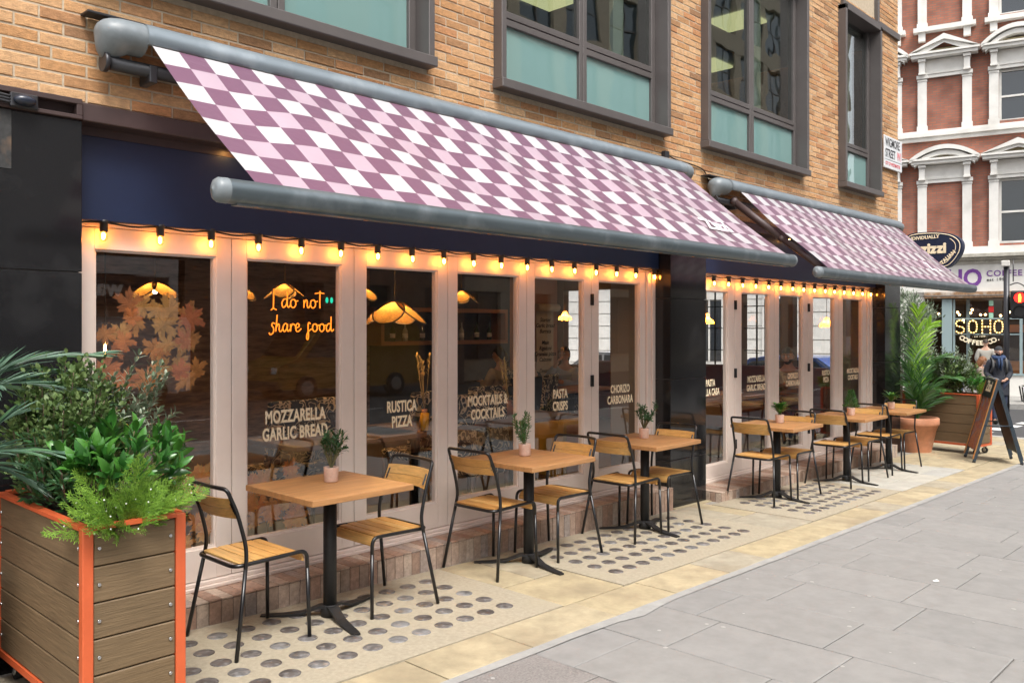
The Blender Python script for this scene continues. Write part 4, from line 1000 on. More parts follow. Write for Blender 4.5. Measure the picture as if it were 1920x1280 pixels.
# ================================================================ across the street (seen in the panes)
mat('stucco_grey', (.62,.62,.61), .9, var=.08, vscale=1.5); mat('brown_brick', (.20,.13,.09), .9, var=.3, vscale=7, stretch=(.5,.5,3)); mat('beige_stone', (.46,.39,.29), .85, var=.1, vscale=2)
mat('shop_lit', (.16,.14,.12), .3); mat('office_glass', (.03,.055,.075), .06, spec=.9); mat('shop_dark', (.02,.02,.022), .3)
def street_house(x0, x1, y, h, m, label, bay, ww, floors, name='street_building', base=.0):
    t = thing(name, label, 'building', ((x0+x1)/2, y, -.2), group='buildings across the road')
    fh = (h-4)/floors; n = max(1, int((x1-x0)/bay)); bw = (x1-x0)/n
    mb = MB(); mb.box(x0, x1, y-8, y-.25, -.6, h)
    for i in range(n+1):
        w = (bw-ww)/2; xc = x0+i*bw; mb.box(max(x0,xc-w), min(x1,xc+w), y-.25, y, -.6, h)
    for k in range(floors+1): z = 4+k*fh; mb.box(x0, x1, y-.25, y+.02, z-.9 if k else 3.1, z)
    mb.box(x0, x1, y-.3, y+.18, h-.3, h)
    mb.build('wall', m, t)
    for i in range(n):
        for k in range(-1, floors):
            a, b = x0+i*bw+(bw-ww)/2, x0+(i+1)*bw-(bw-ww)/2; z0, z1 = (4+k*fh, 4+(k+1)*fh-.9) if k >= 0 else (.3, 3.1)
            g = MB(); g.box(a, b, y-.22, y-.2, z0, z1); p = g.build('window', 'office_glass' if k >= 0 else ('shop_lit' if m == 'stucco_grey' else 'shop_dark'), t)
            f = MB(); xm = (a+b)/2; f.box(xm-.03, xm+.03, y-.2, y-.15, z0, z1); f.box(a, b, y-.2, y-.15, (z0+z1)/2-.03, (z0+z1)/2+.03); f.build('frame', 'plastic_white' if m == 'stucco_grey' else 'bronze', p)
    return t
hA = street_house(-12, 11.5, -15, 15, 'stucco_grey', 'pale grey building across the road with the noodle bar sign', 3.9, 1.5, 3)
street_house(11.7, 23, -15, 14, 'brown_brick', 'brown brick building across the road behind the yellow van', 2.8, 1.2, 3)
street_house(23.3, 62, -16, 26, 'beige_stone', 'tall beige stone and glass office across the road', 3.2, 2.3, 6)
mat('sign_white', (.75,.76,.72), .6); mat('sign_red', (.6,.02,.02), .6)
BACK = lambda x, y, z: Matrix.Translation((x, y, z)) @ Matrix.Rotation(pi, 4, 'Z') @ Matrix.Rotation(pi/2, 4, 'X')
text('wagamama', BACK(8.5,-14.93,2.5), 'sign_white', hA, .62, bold=.02, ext=.03)
MB().box(6.0,11.2,-14.98,-14.96,2.2,3.05).build('fascia', 'shop_dark', hA)
stp = []
for i in range(10): r = .16 if i%2==0 else .065; stp.append((r*sin(i*pi/5), r*cos(i*pi/5)))
for x in (7.9,7.45): MB().prism(stp, BACK(x,-14.95,3.1), .03).build('star', 'sign_red', hA)
# ---------------------------------------------------------------- vehicles
mat('van_yellow', (.30,.18,.02), .3, coat=.5); mat('van_white', (.62,.63,.64), .3, coat=.5); mat('car_blue', (.02,.09,.34), .3, coat=.6); mat('car_glass', (.01,.012,.014), .06, spec=.8); mat('tyre', (.012,.012,.012), .8); mat('rim_metal', (.45,.45,.46), .3, metal=1); mat('lamp_red', (.5,.02,.01), .2); mat('lamp_clear', (.8,.8,.78), .1); mat('bumper', (.03,.03,.032), .6)
def vehicle(name, loc, rz, L, W, prof, win, wheels, m, label, cat, group, rw=.33):
    t = thing(name, label, cat, loc, rz, group)
    mb = MB(); n = len(prof)
    def ring(y, ins): return [(x*(1-ins*.02), y, z if z < 1 else z-ins*.03) for x, z in prof]
    Y = [(-W/2,1),(-W/2+.08,0),(W/2-.08,0),(W/2,1)]
    Y = [(-W/2+.06,2),(-W/2,0),(W/2,0),(W/2-.06,2)]
    vs = [p for y, i in Y for p in ring(y, i)]
    fs = [(k*n+i, k*n+(i+1)%n, (k+1)*n+(i+1)%n, (k+1)*n+i) for k in range(3) for i in range(n)]
    mb.add(vs, fs+[tuple(reversed(range(n))), tuple(range(3*n,4*n))]); mb.build('body', m, t, True, bevel=.04)
    for poly in win:
        for s in (-1,1):
            M = Matrix.Translation((0, s*(W/2+.004) if s>0 else -(W/2+.016), 0)) @ Matrix.Rotation(pi/2,4,'X')
            w2 = MB(); w2.add([(x, s*(W/2+.004), z) for x,z in poly]+[(x, s*(W/2-.05), z) for x,z in poly], [tuple(range(len(poly))), tuple(range(len(poly),2*len(poly)))]+[(i,(i+1)%len(poly),len(poly)+(i+1)%len(poly),len(poly)+i) for i in range(len(poly))])
            w2.build('side_window', 'car_glass', t, True)
    for x in wheels:
        for s in (-1,1):
            a, b = (s*(W/2-.2), s*(W/2+.02))
            tt = MB().tube([(x,a,rw),(x,b-.02*s,rw),(x,b,rw)], [rw,rw,rw*.92], 22); to = tt.build('tyre', 'tyre', t, True)
            MB().tube([(x,b-.02*s,rw),(x,b+.008*s,rw)], [rw*.62,rw*.58], 16).build('rim', 'rim_metal', to, True)
    return t
vp = [(-2.4,.3),(2.35,.3),(2.45,.55),(2.4,.95),(1.85,1.12),(1.15,1.98),(.9,2.08),(-2.3,2.1),(-2.42,1.9)]
def van(loc, rz, m, label):
    t = vehicle('van', loc, rz, 4.8, 1.95, vp, [[(1.6,1.15),(1.02,1.85),(.55,1.85),(.5,1.15)]], (-1.5,1.55), m, label, 'van', 'vans across the road')
    mb = MB(); mb.add([(1.80,-.85,1.16),(1.80,.85,1.16),(1.20,.80,1.94),(1.20,-.80,1.94)], [(0,1,2,3)]); mb.v = [(x+.045,y,z+.03) for x,y,z in mb.v]; mb.build('windscreen', 'car_glass', t, True)
    for s in (-1,1): MB().cbox(2.36,2.44,s*.72-.14,s*.72+.14,.72,.9,.02).build('headlight', 'lamp_clear', t, True); MB().cbox(-2.46,-2.4,s*.85-.06,s*.85+.06,1.0,1.5,.01).build('tail_lamp', 'lamp_red', t, True)
    MB().cbox(2.3,2.52,-.95,.95,.3,.52,.03).build('bumper', 'bumper', t, True)
van((14.6,-11.6,zg(14)-.16), pi, 'van_yellow', 'yellow panel van parked across the road'); van((7.4,-11.7,zg(7)-.16), pi, 'van_white', 'white panel van parked across the road')
cp = [(-2.1,.28),(2.1,.28),(2.18,.5),(2.1,.75),(1.3,.92),(.62,1.38),(.2,1.46),(-1.1,1.45),(-1.75,1.02),(-2.12,.95),(-2.18,.6)]
cw = [[(1.05,.95),(.55,1.32),(.02,1.38),(-.02,.95)],[(-.1,.95),(-.1,1.38),(-1.02,1.37),(-1.5,.98)]]
def car(loc, rz, m, label):
    t = vehicle('parked_car', loc, rz, 4.3, 1.78, cp, cw, (-1.3,1.35), m, label, 'car', 'cars parked in the side street', .31)
    mb = MB(); mb.add([(1.30,-.75,.96),(1.30,.75,.96),(.66,.68,1.38),(.66,-.68,1.38)], [(0,1,2,3)]); mb.v = [(x+.03,y,z+.02) for x,y,z in mb.v]; mb.build('windscreen', 'car_glass', t, True)
    for s in (-1,1): MB().cbox(2.06,2.17,s*.65-.16,s*.65+.16,.6,.74,.02).build('headlight', 'lamp_clear', t, True); MB().cbox(-2.17,-2.1,s*.68-.14,s*.68+.14,.72,.88,.02).build('tail_lamp', 'lamp_red', t, True)
    MB().box(-2.0,2.0,-.896,-.892,.55,.68).build('side_stripe', 'van_white', t, True); MB().box(-2.0,2.0,.892,.896,.55,.68).build('side_stripe', 'van_white', t, True)
car((20.0,9.6,zg(20)-.16), pi/2, 'car_blue', 'blue car with white stripe parked in the side street'); car((20.1,14.8,zg(20)-.16), pi/2, 'van_white', 'white car parked farther up the side street'); car((20.0,20.0,zg(20)-.16), pi/2, 'car_blue', 'blue car parked farthest up the side street')
# ================================================================ planters
def planter(loc, rz, Ln, label):
    t = thing('planter', label, 'planter', loc, rz, 'wheeled timber planters'); W, H, B = .40, .85, .115
    P = .04
    for x in (0, W-P):
        for y in (0, Ln-P): MB().cbox(x, x+P, y, y+P, B, H, .003).build('corner_post', 'orange_paint', t, True)
    rim = MB(); z0, z1 = H-.012, H+.004
    rim.box(.0405,W-.0405,-.002,.034,z0,z1); rim.box(.0405,W-.0405,Ln-.034,Ln+.002,z0,z1); rim.box(-.002,.034,.0405,Ln-.0405,z0,z1); rim.box(W-.034,W+.002,.0405,Ln-.0405,z0,z1); rim.build('rim', 'orange_paint', t, True)
    for (x0,x1,y0,y1) in ((P,W-P,.002,.03),(P,W-P,Ln-.03,Ln-.002),(.002,.03,P,Ln-P),(W-.03,W-.002,P,Ln-P)): MB().box(x0,x1,y0,y1,B,B+.03).build('base_rail', 'orange_paint', t, True)
    n = 5; z0 = B+.032; h = (H-.014-z0)/n
    for k in range(n):
        a, b = z0+k*h+.0025, z0+(k+1)*h-.0025
        for (x0,x1,y0,y1) in ((P+.001,W-P-.001,.008,.028),(P+.001,W-P-.001,Ln-.028,Ln-.008),(.008,.028,P+.001,Ln-P-.001),(W-.028,W-.008,P+.001,Ln-P-.001)):
            MB().cbox(x0,x1,y0,y1,a,b,.004).build('board', 'board', t, True)
        for x in (P+.022, W-P-.022): 
            m1 = MB(); m1.tube([(x,.009,(a+b)/2),(x,.002,(a+b)/2)], [.0075,.0065], 10); m1.build('bolt', 'steel', t, True)
        for y in (P+.022, Ln-P-.022):
            m1 = MB(); m1.tube([(.009,y,(a+b)/2),(.002,y,(a+b)/2)], [.0075,.0065], 10); m1.build('bolt', 'steel', t, True)
    MB().box(.03,W-.03,.03,Ln-.03,H-.06,H-.03).build('soil', 'soil', t, True)
    l = MB(); l.box(.029,W-.029,.029,.036,H-.05,H+.001); l.box(.029,.036,.036,Ln-.029,H-.05,H+.001); l.box(W-.036,W-.029,.036,Ln-.029,H-.05,H+.001); l.build('liner', 'liner', t, True)
    for x in (.07, W-.07):
        for y in (.07, Ln-.07):
            m1 = MB(); m1.tube([(x-.014,y,.042),(x+.014,y,.042)], .042, 18); w_ = m1.build('caster', 'tyre', t, True)
            MB().tube([(x-.018,y,.042),(x+.018,y,.042)], .022, 14).cbox(x-.024,x+.024,y-.02,y+.02,.088,.114,.004).box(x-.022,x-.019,y-.012,y+.012,.04,.09).box(x+.019,x+.022,y-.012,y+.012,.04,.09).build('caster_fork', 'steel', w_, True)
    return t
planter((1.218,3.366,zg(1.4)+.003), 0, 1.045, 'brown board planter with orange corners, nearest, full of cedar and laurel')
planter((13.30,3.56,zg(13.4)+.002), radians(-9), 1.12, 'brown board planter on wheels behind the folding sign')
# ================================================================ plants
mat('leaf_box', (.075,.13,.03), .5, isl=[(.045,.09,.022),(.09,.155,.04),(.15,.215,.07),(.06,.115,.03)], sub=.2)
mat('leaf_olive', (.12,.17,.11), .5, isl=[(.13,.19,.11),(.22,.28,.19),(.33,.38,.29),(.10,.16,.085)], sub=.15)
mat('leaf_laurel', (.02,.12,.025), .3, isl=[(.022,.10,.018),(.04,.155,.022),(.07,.215,.03),(.035,.13,.03)], sub=.15, spec=.6)
mat('leaf_cedar', (.16,.32,.03), .6, isl=[(.10,.21,.02),(.17,.32,.03),(.22,.38,.05),(.07,.16,.025)], sub=.25)
mat('leaf_palm', (.05,.15,.035), .4, isl=[(.03,.10,.03),(.06,.17,.035),(.09,.22,.045),(.14,.22,.14)], sub=.2)
mat('leaf_palm_blue', (.09,.16,.12), .4, isl=[(.05,.11,.07),(.09,.17,.11),(.15,.24,.18),(.06,.16,.05)], sub=.2)
mat('leaf_palm_bright', (.17,.34,.02), .4, isl=[(.18,.38,.025),(.28,.50,.04),(.34,.55,.06)], sub=.35)
mat('leaf_kumquat', (.03,.10,.03), .4, isl=[(.025,.08,.025),(.045,.13,.04),(.06,.15,.06)], sub=.15)
mat('bark', (.12,.085,.055), .9, var=.3, vscale=20); mat('stem', (.16,.15,.07), .8); mat('berry', (.75,.78,.70), .5)
def rdir(rnd): 
    while 1:
        v = Vector((rnd.uniform(-1,1),rnd.uniform(-1,1),rnd.uniform(-1,1)))
        if .1 < v.length < 1: return v.normalized()
def shrub(name, label, base, cen, rad, N, L, W, m, seed, cat='shrub', twigs=26, hollow=.45, up=.5, group=None, lump=6):
    rnd = random.Random(seed); t = thing(name, label, cat, base, 0, group)
    cen, rad, base = Vector(cen), Vector(rad), Vector(base); st_ = MB(); tips = []
    for k in range(twigs):
        d = rdir(rnd); d.z = abs(d.z)*.9-.15*rnd.random(); r = rnd.uniform(.75,1.08)
        tip = cen+Vector((d.x*rad.x,d.y*rad.y,d.z*rad.z))*r
        mid = base.lerp(tip,.5)+Vector((d.x*rad.x*.25,d.y*rad.y*.25,.0))
        pth = catmull([base+Vector((rnd.uniform(-.03,.03),rnd.uniform(-.03,.03),0)),mid,tip],5); st_.tube(pth,[.007*(1-.8*i/len(pth)) for i in range(len(pth))],5); tips.append((mid,tip,pth))
    st_.build('stems','bark',t)
    lf = MB()
    for k in range(N):
        mid,tip,pth = rnd.choice(tips); f = hollow+(1-hollow)*rnd.random()
        i = min(len(pth)-2,int(f*(len(pth)-1))); p = pth[i].lerp(pth[i+1],rnd.random()); ax = (pth[i+1]-pth[i]).normalized()
        o = rdir(rnd); p = p+o*rnd.random()**1.5*rad.length/lump
        d = (o*.8+ax*up+Vector((0,0,.25))); s = rnd.uniform(.6,1.15)
        lf.leaf(p,d,rdir(rnd)+Vector((0,0,.9)),L*s,W*s,bend=rnd.uniform(-.1,.25))
    lf.build('foliage',m,t,kind='stuff'); return t
def sprigs(mb, lf, base, tips, n, L, W, rnd):                # leafy sprigs with paired leaves
    for tip in tips:
        b, tp = Vector(base), Vector(tip); mid = b.lerp(tp,.55)+Vector((rnd.uniform(-.03,.03),rnd.uniform(-.03,.03),.03)); pth = catmull([b,mid,tp],8)
        mb.tube(pth,[.004*(1-.75*i/len(pth)) for i in range(len(pth))],5)
        for k in range(n):
            f = .35+.65*k/n; i = min(len(pth)-2,int(f*(len(pth)-1))); p = pth[i].lerp(pth[i+1],f*(len(pth)-1)-i); ax = (pth[i+1]-pth[i]).normalized()
            for s in (0,1):
                o = ax.orthogonal().normalized(); o.rotate(Matrix.Rotation(k*1.6+s*pi+rnd.uniform(-.4,.4),3,ax)); q = rnd.uniform(.7,1.1)*(1-.3*f)
                lf.leaf(p,o*.9+ax*.75,ax+Vector((0,0,.3)),L*q,W*q,bend=.1)
shrub('box_bush','dense small leaved box bush at the back of the near planter',(1.40,4.12,.80),(1.41,4.05,1.16),(.23,.29,.36),9500,.030,.019,'leaf_box',1,'bush',60,.3)
shrub('privet_bush','dark leaved bush filling the middle of the near planter',(1.40,3.95,.80),(1.37,3.88,1.0),(.20,.26,.28),2300,.045,.013,'leaf_kumquat',12,'bush',34,.3)
rnd = random.Random(5); t = thing('olive_shrub','olive shrub with grey green sprigs reaching over the near planter edge','shrub',(1.5,4.0,.80))
a, b = MB(), MB(); tp = [(1.60+rnd.uniform(-.14,.20),3.98+rnd.uniform(-.12,.12),rnd.uniform(1.18,1.47)) for _ in range(32)]+[(1.86,3.97,1.22),(1.80,3.95,1.38),(1.70,4.0,1.50)]
sprigs(a,b,(1.5,4.0,.80),tp,17,.072,.021,rnd); a.build('stems','bark',t); b.build('foliage','leaf_olive',t,kind='stuff')
def laurel(base, cen, rx, rz_, n, seed, label, sc=1):
    rnd = random.Random(seed); t = thing('laurel','x','laurel',base,0,'laurels in the planters'); t['label'] = label
    s_, l_ = MB(), MB(); cen = Vector(cen)
    for k in range(n):
        d = rdir(rnd); d.z = abs(d.z)*.75; tip = cen+Vector((d.x*rx,d.y*rx,d.z*rz_)); s_.tube(catmull([base,Vector(base).lerp(tip,.5)+Vector((0,0,.03)),tip],4),.003,5)
        ax = (tip-Vector(base)).normalized(); ph = rnd.uniform(0,6)
        for j in range(9):
            o = ax.orthogonal().normalized(); o.rotate(Matrix.Rotation(ph+j*2.4,3,ax)); q = rnd.uniform(.75,1.1)*sc
            l_.leaf(tip-ax*.012*j,o*(.35+.09*j)+ax*.8+Vector((0,0,.1)),ax,.098*q,.036*q,bend=.16,fold=.16)
    s_.build('stems','stem',t); l_.build('foliage','leaf_laurel',t,kind='stuff'); return t
laurel((1.47,3.68,.82),(1.49,3.66,1.03),.24,.22,36,3,'glossy laurel with broad dark leaves in the near planter')
def spray(lf, base, d, up, L, rnd, W=.0042):
    d = Vector(d).normalized(); base = Vector(base); x = d.cross(Vector(up)).normalized(); u = x.cross(d)
    n = int(L/.017)
    for i in range(n):
        f = (i+1)/n; p = base+d*L*f+Vector((0,0,-.10*L*f*f))+u*.05*L*sin(f*3)
        if f < .15: continue
        bl = L*.40*(1-f)**.7+.012
        for s in (-1,1):
            bd = (d*.8+x*s*.75+u*rnd.uniform(-.25,.25)).normalized(); m = max(2,int(bl/.011))
            for j in range(m):
                q = p+bd*bl*(j+1)/m+Vector((0,0,-.04*bl)); 
                for s2 in (-1,1): lf.blade(q-bd*.008,(bd*.8+x*s2*.55*(1 if abs(x.dot(bd))<.9 else .3)+d*s2*.2+u*rnd.uniform(-.3,.3)),u,.019*rnd.uniform(.7,1.2),W,.05)
            lf.blade(p,bd,u,bl,.0035,.05)
    lf.blade(base,d,u,L,.006,.1)
def cedar(base, seed, label, reach=1, n=15, extra=()):
    rnd = random.Random(seed); t = thing('cedar_spray','x','cedar',base,0,'cedars in the planters'); t['label'] = label; lf = MB(); be = MB(); B = Vector(base)
    dirs = [((cos(a)*.85,sin(a)*.85-.15,rnd.uniform(.25,1.6)),rnd.uniform(.20,.34)*reach) for a in [rnd.uniform(0,6.28) for _ in range(n)]]+list(extra)
    for d,L in dirs:
        dv = Vector(d).normalized(); spray(lf,B+Vector((rnd.uniform(-.03,.03),rnd.uniform(-.03,.03),0)),dv,(rnd.uniform(-.4,.4),-.5,1),L,rnd)
        for k in range(2): be.sph(B+dv*L*rnd.uniform(.3,.8)+rdir(rnd)*.03,.0036,8,5)
    lf.build('foliage','leaf_cedar',t,kind='stuff'); be.build('berries','berry',t,kind='stuff'); return t
cedar((1.40,3.44,.80),9,'bright green cedar with white berries at the near planter corner',1.0,13,[((-.75,-.2,.55),.34),((-.4,-.3,.9),.30),((.1,-.2,1.2),.36),((.5,-.3,.4),.28),((-.9,.1,.25),.30),((.0,-.5,.75),.27)])
cedar((1.56,3.60,.80),21,'cedar sprig leaning out over the nearest chair',.9,5,[((.75,.05,.65),.27),((.5,-.3,.9),.28),((.85,-.2,.5),.26),((.3,.1,1),.30)])
def frond(t, pts, n, L, W, m, droop=.35, spread_=.75, flat=None):
    pth = catmull(pts,10); mb = MB(); mb.tube(pth,[.007*(1-.8*i/len(pth)) for i in range(len(pth))],5)
    for k in range(n):
        f = .18+.82*k/(n-1); i = min(len(pth)-2,int(f*(len(pth)-1))); p = pth[i].lerp(pth[i+1],f*(len(pth)-1)-i); ax = (pth[i+1]-pth[i]).normalized()
        sd = ax.cross(flat or Vector((0,0,1))); sd = sd.normalized() if sd.length > .2 else ax.orthogonal().normalized(); l = L*(.55+.9*sin(pi*min(1,f*.85+.12))*.5)
        for s in (-1,1): mb.blade(p,sd*s*spread_+ax*(.75+.5*f)+Vector((0,0,R3(-.1,.15))),Vector((0,0,1))*.7+sd*s*.5+rdir(random)*.3,l*R3(.85,1.1),W,droop)
    mb.build('frond',m,t,kind='stuff')
t = thing('palm','blue green palm fronds beside the near planter and granite pier','palm',(.88,4.18,zg(.9)))
MB().lathe([(.0,0),(.16,0),(.22,.42),(.25,.45),(.25,.5),(.21,.5),(.20,.44),(0,.44)],24,(.88,4.18,zg(.9))).build('pot','terracotta',t)
for tip,mid in (((1.54,4.12,1.50),(1.12,4.15,1.40)),((1.48,4.0,1.27),(1.15,4.08,1.22)),((1.36,4.0,1.36),(1.08,4.08,1.34)),((1.26,3.7,1.12),(1.02,3.95,1.10)),((.6,4.0,1.5),(.75,4.1,1.3)),((1.0,3.6,1.4),(.95,3.9,1.35)),((.5,3.7,1.1),(.7,4.0,1.1)),((1.32,4.2,1.02),(1.1,4.2,1.05)),((1.18,3.9,1.0),(1.02,4.0,1.06)),((1.42,4.15,1.42),(1.1,4.16,1.38))):
    frond(t,[(.88,4.18,.45),(.93,4.17,.85),mid,tip],34,.24,.011,'leaf_palm_blue',.12,.32)
# ---------------------------------------------------------------- terracotta pot with a tall palm
px, py = 13.10, 4.33; pz = zg(13.1)-.02
t = thing('terracotta_pot','large terracotta pot with double rim at the building corner','pot',(px,py,pz))
MB().lathe([(.0,0),(.185,0),(.19,.02),(.262,.36),(.272,.365),(.278,.40),(.29,.405),(.298,.43),(.298,.50),(.285,.515),(.255,.515),(.245,.46),(.0,.455)],32,(px,py,pz)).build('pot_body','terracotta',t)
MB().lathe([(.0,.468),(.248,.462)],24,(px,py,pz)).build('soil','soil',t)
t = thing('palm','tall bright green palm rising from the terracotta pot','palm',(px,py,pz+.46)); b0 = (px,py,pz+.45)
for k,(dx,dy,h,m) in enumerate(((-.04,-.03,1.62,'leaf_palm_bright'),(.22,-.12,1.42,'leaf_palm_bright'),(-.20,.1,1.34,'leaf_palm'),(.42,-.28,1.02,'leaf_palm'),(-.30,.22,1.0,'leaf_palm'),(.40,.15,1.15,'leaf_palm'),(-.25,-.3,.98,'leaf_palm'),(.50,-.40,.66,'leaf_palm'),(-.40,.05,.62,'leaf_palm'),(.1,-.5,.72,'leaf_palm'),(.3,.3,.7,'leaf_palm'),(.62,-.30,.50,'leaf_palm'),(.55,-.55,.42,'leaf_palm'),(-.3,-.45,.55,'leaf_palm'))):
    frond(t,[b0,(px+dx*.15,py+dy*.15,b0[2]+h*.45),(px+dx*.5,py+dy*.5,b0[2]+h*.85),(px+dx,py+dy,b0[2]+h*(1.0 if h>1.2 else .92))],28,.34 if h>1 else .28,.021,m,.28,.62,Vector((-.73,-.69,.1)) if h > 1.2 else None)
# plants of the far planter
cx, cy = 13.56, 4.08
shrub('box_bush','dense bush at the middle of the wheeled far planter',(cx,cy+.1,.62),(cx,cy+.06,.90),(.33,.52,.34),4800,.05,.024,'leaf_box',31,'bush',34,.3)
rnd = random.Random(8); t = thing('olive_shrub','grey green olive shrub rising from the far planter','shrub',(cx+.02,cy-.1,.62))
a, b = MB(), MB(); tp = [(cx+.05+rnd.uniform(-.28,.28),cy-.02+rnd.uniform(-.35,.28),rnd.uniform(.98,1.34)) for _ in range(34)]; sprigs(a,b,(cx+.02,cy-.1,.62),tp,13,.075,.024,rnd); a.build('stems','bark',t); b.build('foliage','leaf_olive',t,kind='stuff')
laurel((cx+.02,cy-.30,.62),(cx+.03,cy-.32,.80),.22,.24,16,14,'glossy laurel in the far planter behind the folding sign',1.1)
cedar((cx-.05,cy-.42,.62),33,'bright cedar at the far planter corner behind the folding sign',1.0,9)
# olive tree beyond the corner
bx, by = 15.55, 5.42
shrub('olive_tree','tall grey green olive tree beyond the building corner','x' and (bx,by,zg(15.5)),(bx,by,1.75),(.60,.60,.68),9000,.075,.022,'leaf_olive',44,'tree',46,.45)
MB().tube(catmull([(bx,by,zg(15.5)),(bx+.03,by,.4),(bx-.02,by+.02,1.0),(bx,by,1.5)],5),[.05]*5+[.045]*5+[.035]*6,8).build('trunk','bark',bpy.data.objects['olive_tree'])
# ---------------------------------------------------------------- little pots on the tables
PT = [(2.864,4.157,'olive','leafy sprig in a small clay pot on the table nearest the planter'),(4.50,4.15,'rose','upright rosemary in a small clay pot on the second table'),(6.05,4.205,'olive','olive sprig in a small clay pot on the table by the granite pier'),
      (8.22,4.05,'broad','broad leaved plant in a small clay pot on the fourth table'),(9.73,3.93,'cone','bushy cone plant in a small clay pot on the fifth table'),(11.05,3.96,'broad','dark leaved plant in a small clay pot on the farthest table')]
for i,(x,y,kd,lab) in enumerate(PT):
    z = zg(TB[i][0])+.742; t = thing('potted_plant',lab,'potted plant',(x,y,z),0,'small potted plants on the tables'); rnd = random.Random(50+i)
    MB().lathe([(.0,0),(.036,0),(.040,.006),(.043,.08),(.044,.084),(.041,.086),(.039,.076),(.0,.074)],22,(x,y,z)).build('pot','pot_clay',t)
    MB().lathe([(.0,.079),(.0395,.0765)],16,(x,y,z)).build('soil','soil',t)
    a,b = MB(),MB(); B = (x,y,z+.07)
    if kd == 'olive': sprigs(a,b,B,[(x+rnd.uniform(-.085,.085),y+rnd.uniform(-.08,.08),z+rnd.uniform(.16,.30)) for _ in range(15)],10,.052,.015,rnd); m='leaf_kumquat'
    elif kd == 'rose':
        for k in range(9):
            tip = Vector((x+rnd.uniform(-.075,.075),y+rnd.uniform(-.07,.07),z+rnd.uniform(.18,.30))); pth = catmull([B,Vector(B).lerp(tip,.5)+Vector(((tip.x-x)*.3,(tip.y-y)*.3,0)),tip],8); a.tube(pth,.003,5)
            for j in range(70):
                f=.25+.75*rnd.random(); ii=min(len(pth)-2,int(f*(len(pth)-1))); o=rdir(rnd); b.blade(pth[ii],o+(pth[ii+1]-pth[ii]).normalized()*.9,rdir(rnd),.030,.006,.05)
        m='leaf_palm'
    elif kd == 'cone':
        for j in range(700):
            h=rnd.random(); r=(1-h)*.07*rnd.random()**.4+.012; an=rnd.uniform(0,6.28); p=Vector((x+cos(an)*r,y+sin(an)*r,z+.09+h*.19)); b.blade(p,(cos(an),sin(an),.9),rdir(rnd),.028,.008,.05)
        a.tube([B,(x,y,z+.24)],.004,5); m='leaf_cedar' if 0 else 'leaf_palm'
    else:
        for j in range(34):
            an=rnd.uniform(0,6.28); e=rnd.uniform(.3,1.4); l=rnd.uniform(.09,.14); h=rnd.uniform(0,.07); a.tube([B,(x+cos(an)*.015,y+sin(an)*.015,z+.085+h)],.0025,5); b.leaf((x+cos(an)*.012,y+sin(an)*.012,z+.085+h),(cos(an),sin(an),e),(0,0,1),l,.034,bend=.2)
        m='leaf_laurel'
    a.build('stems','stem',t); b.build('foliage',m,t,kind='stuff')
# ================================================================ folding sign board
t = thing('folding_sign','wooden framed folding sign board with food poster on the pavement','sign board',(12.81,3.26,zg(12.8)))
mat('sign_frame',(.36,.16,.045),.5,var=.15,vscale=8); mat('sign_steel',(.035,.05,.065),.4,metal=.3); mat('sign_black',(.012,.016,.018),.5)
m = mat('food_poster',(.3,.15,.1),.4); n = m.node_tree; vo = n.nodes.new('ShaderNodeTexVoronoi'); vo.inputs['Scale'].default_value = 7; nz = n.nodes.new('ShaderNodeTexNoise'); nz.inputs['Scale'].default_value = 9; nz.inputs['Detail'].default_value = 6
tc = n.nodes.new('ShaderNodeTexCoord'); cr = n.nodes.new('ShaderNodeValToRGB'); e = cr.color_ramp.elements; e[0].color=(.24,.26,.33,1); e[1].color=(.40,.30,.27,1); e[0].position=.35; e.new(.48).color=(.36,.075,.04,1); e.new(.60).color=(.28,.12,.07,1); e.new(.55).color=(.50,.24,.12,1)
n.links.new(tc.outputs['Object'],nz.inputs['Vector']); n.links.new(nz.outputs['Fac'],cr.inputs[0]); n.links.new(cr.outputs[0],n.nodes['Principled BSDF'].inputs['Base Color'])
A0,A1,B0,B1 = Vector((12.94,3.665,0)),Vector((12.387,3.40,0)),Vector((13.20,3.12,0)),Vector((12.67,2.86,0)); zf = zg(12.8); HT = 1.115
R0,R1 = (A0+B0)/2,(A1+B1)/2
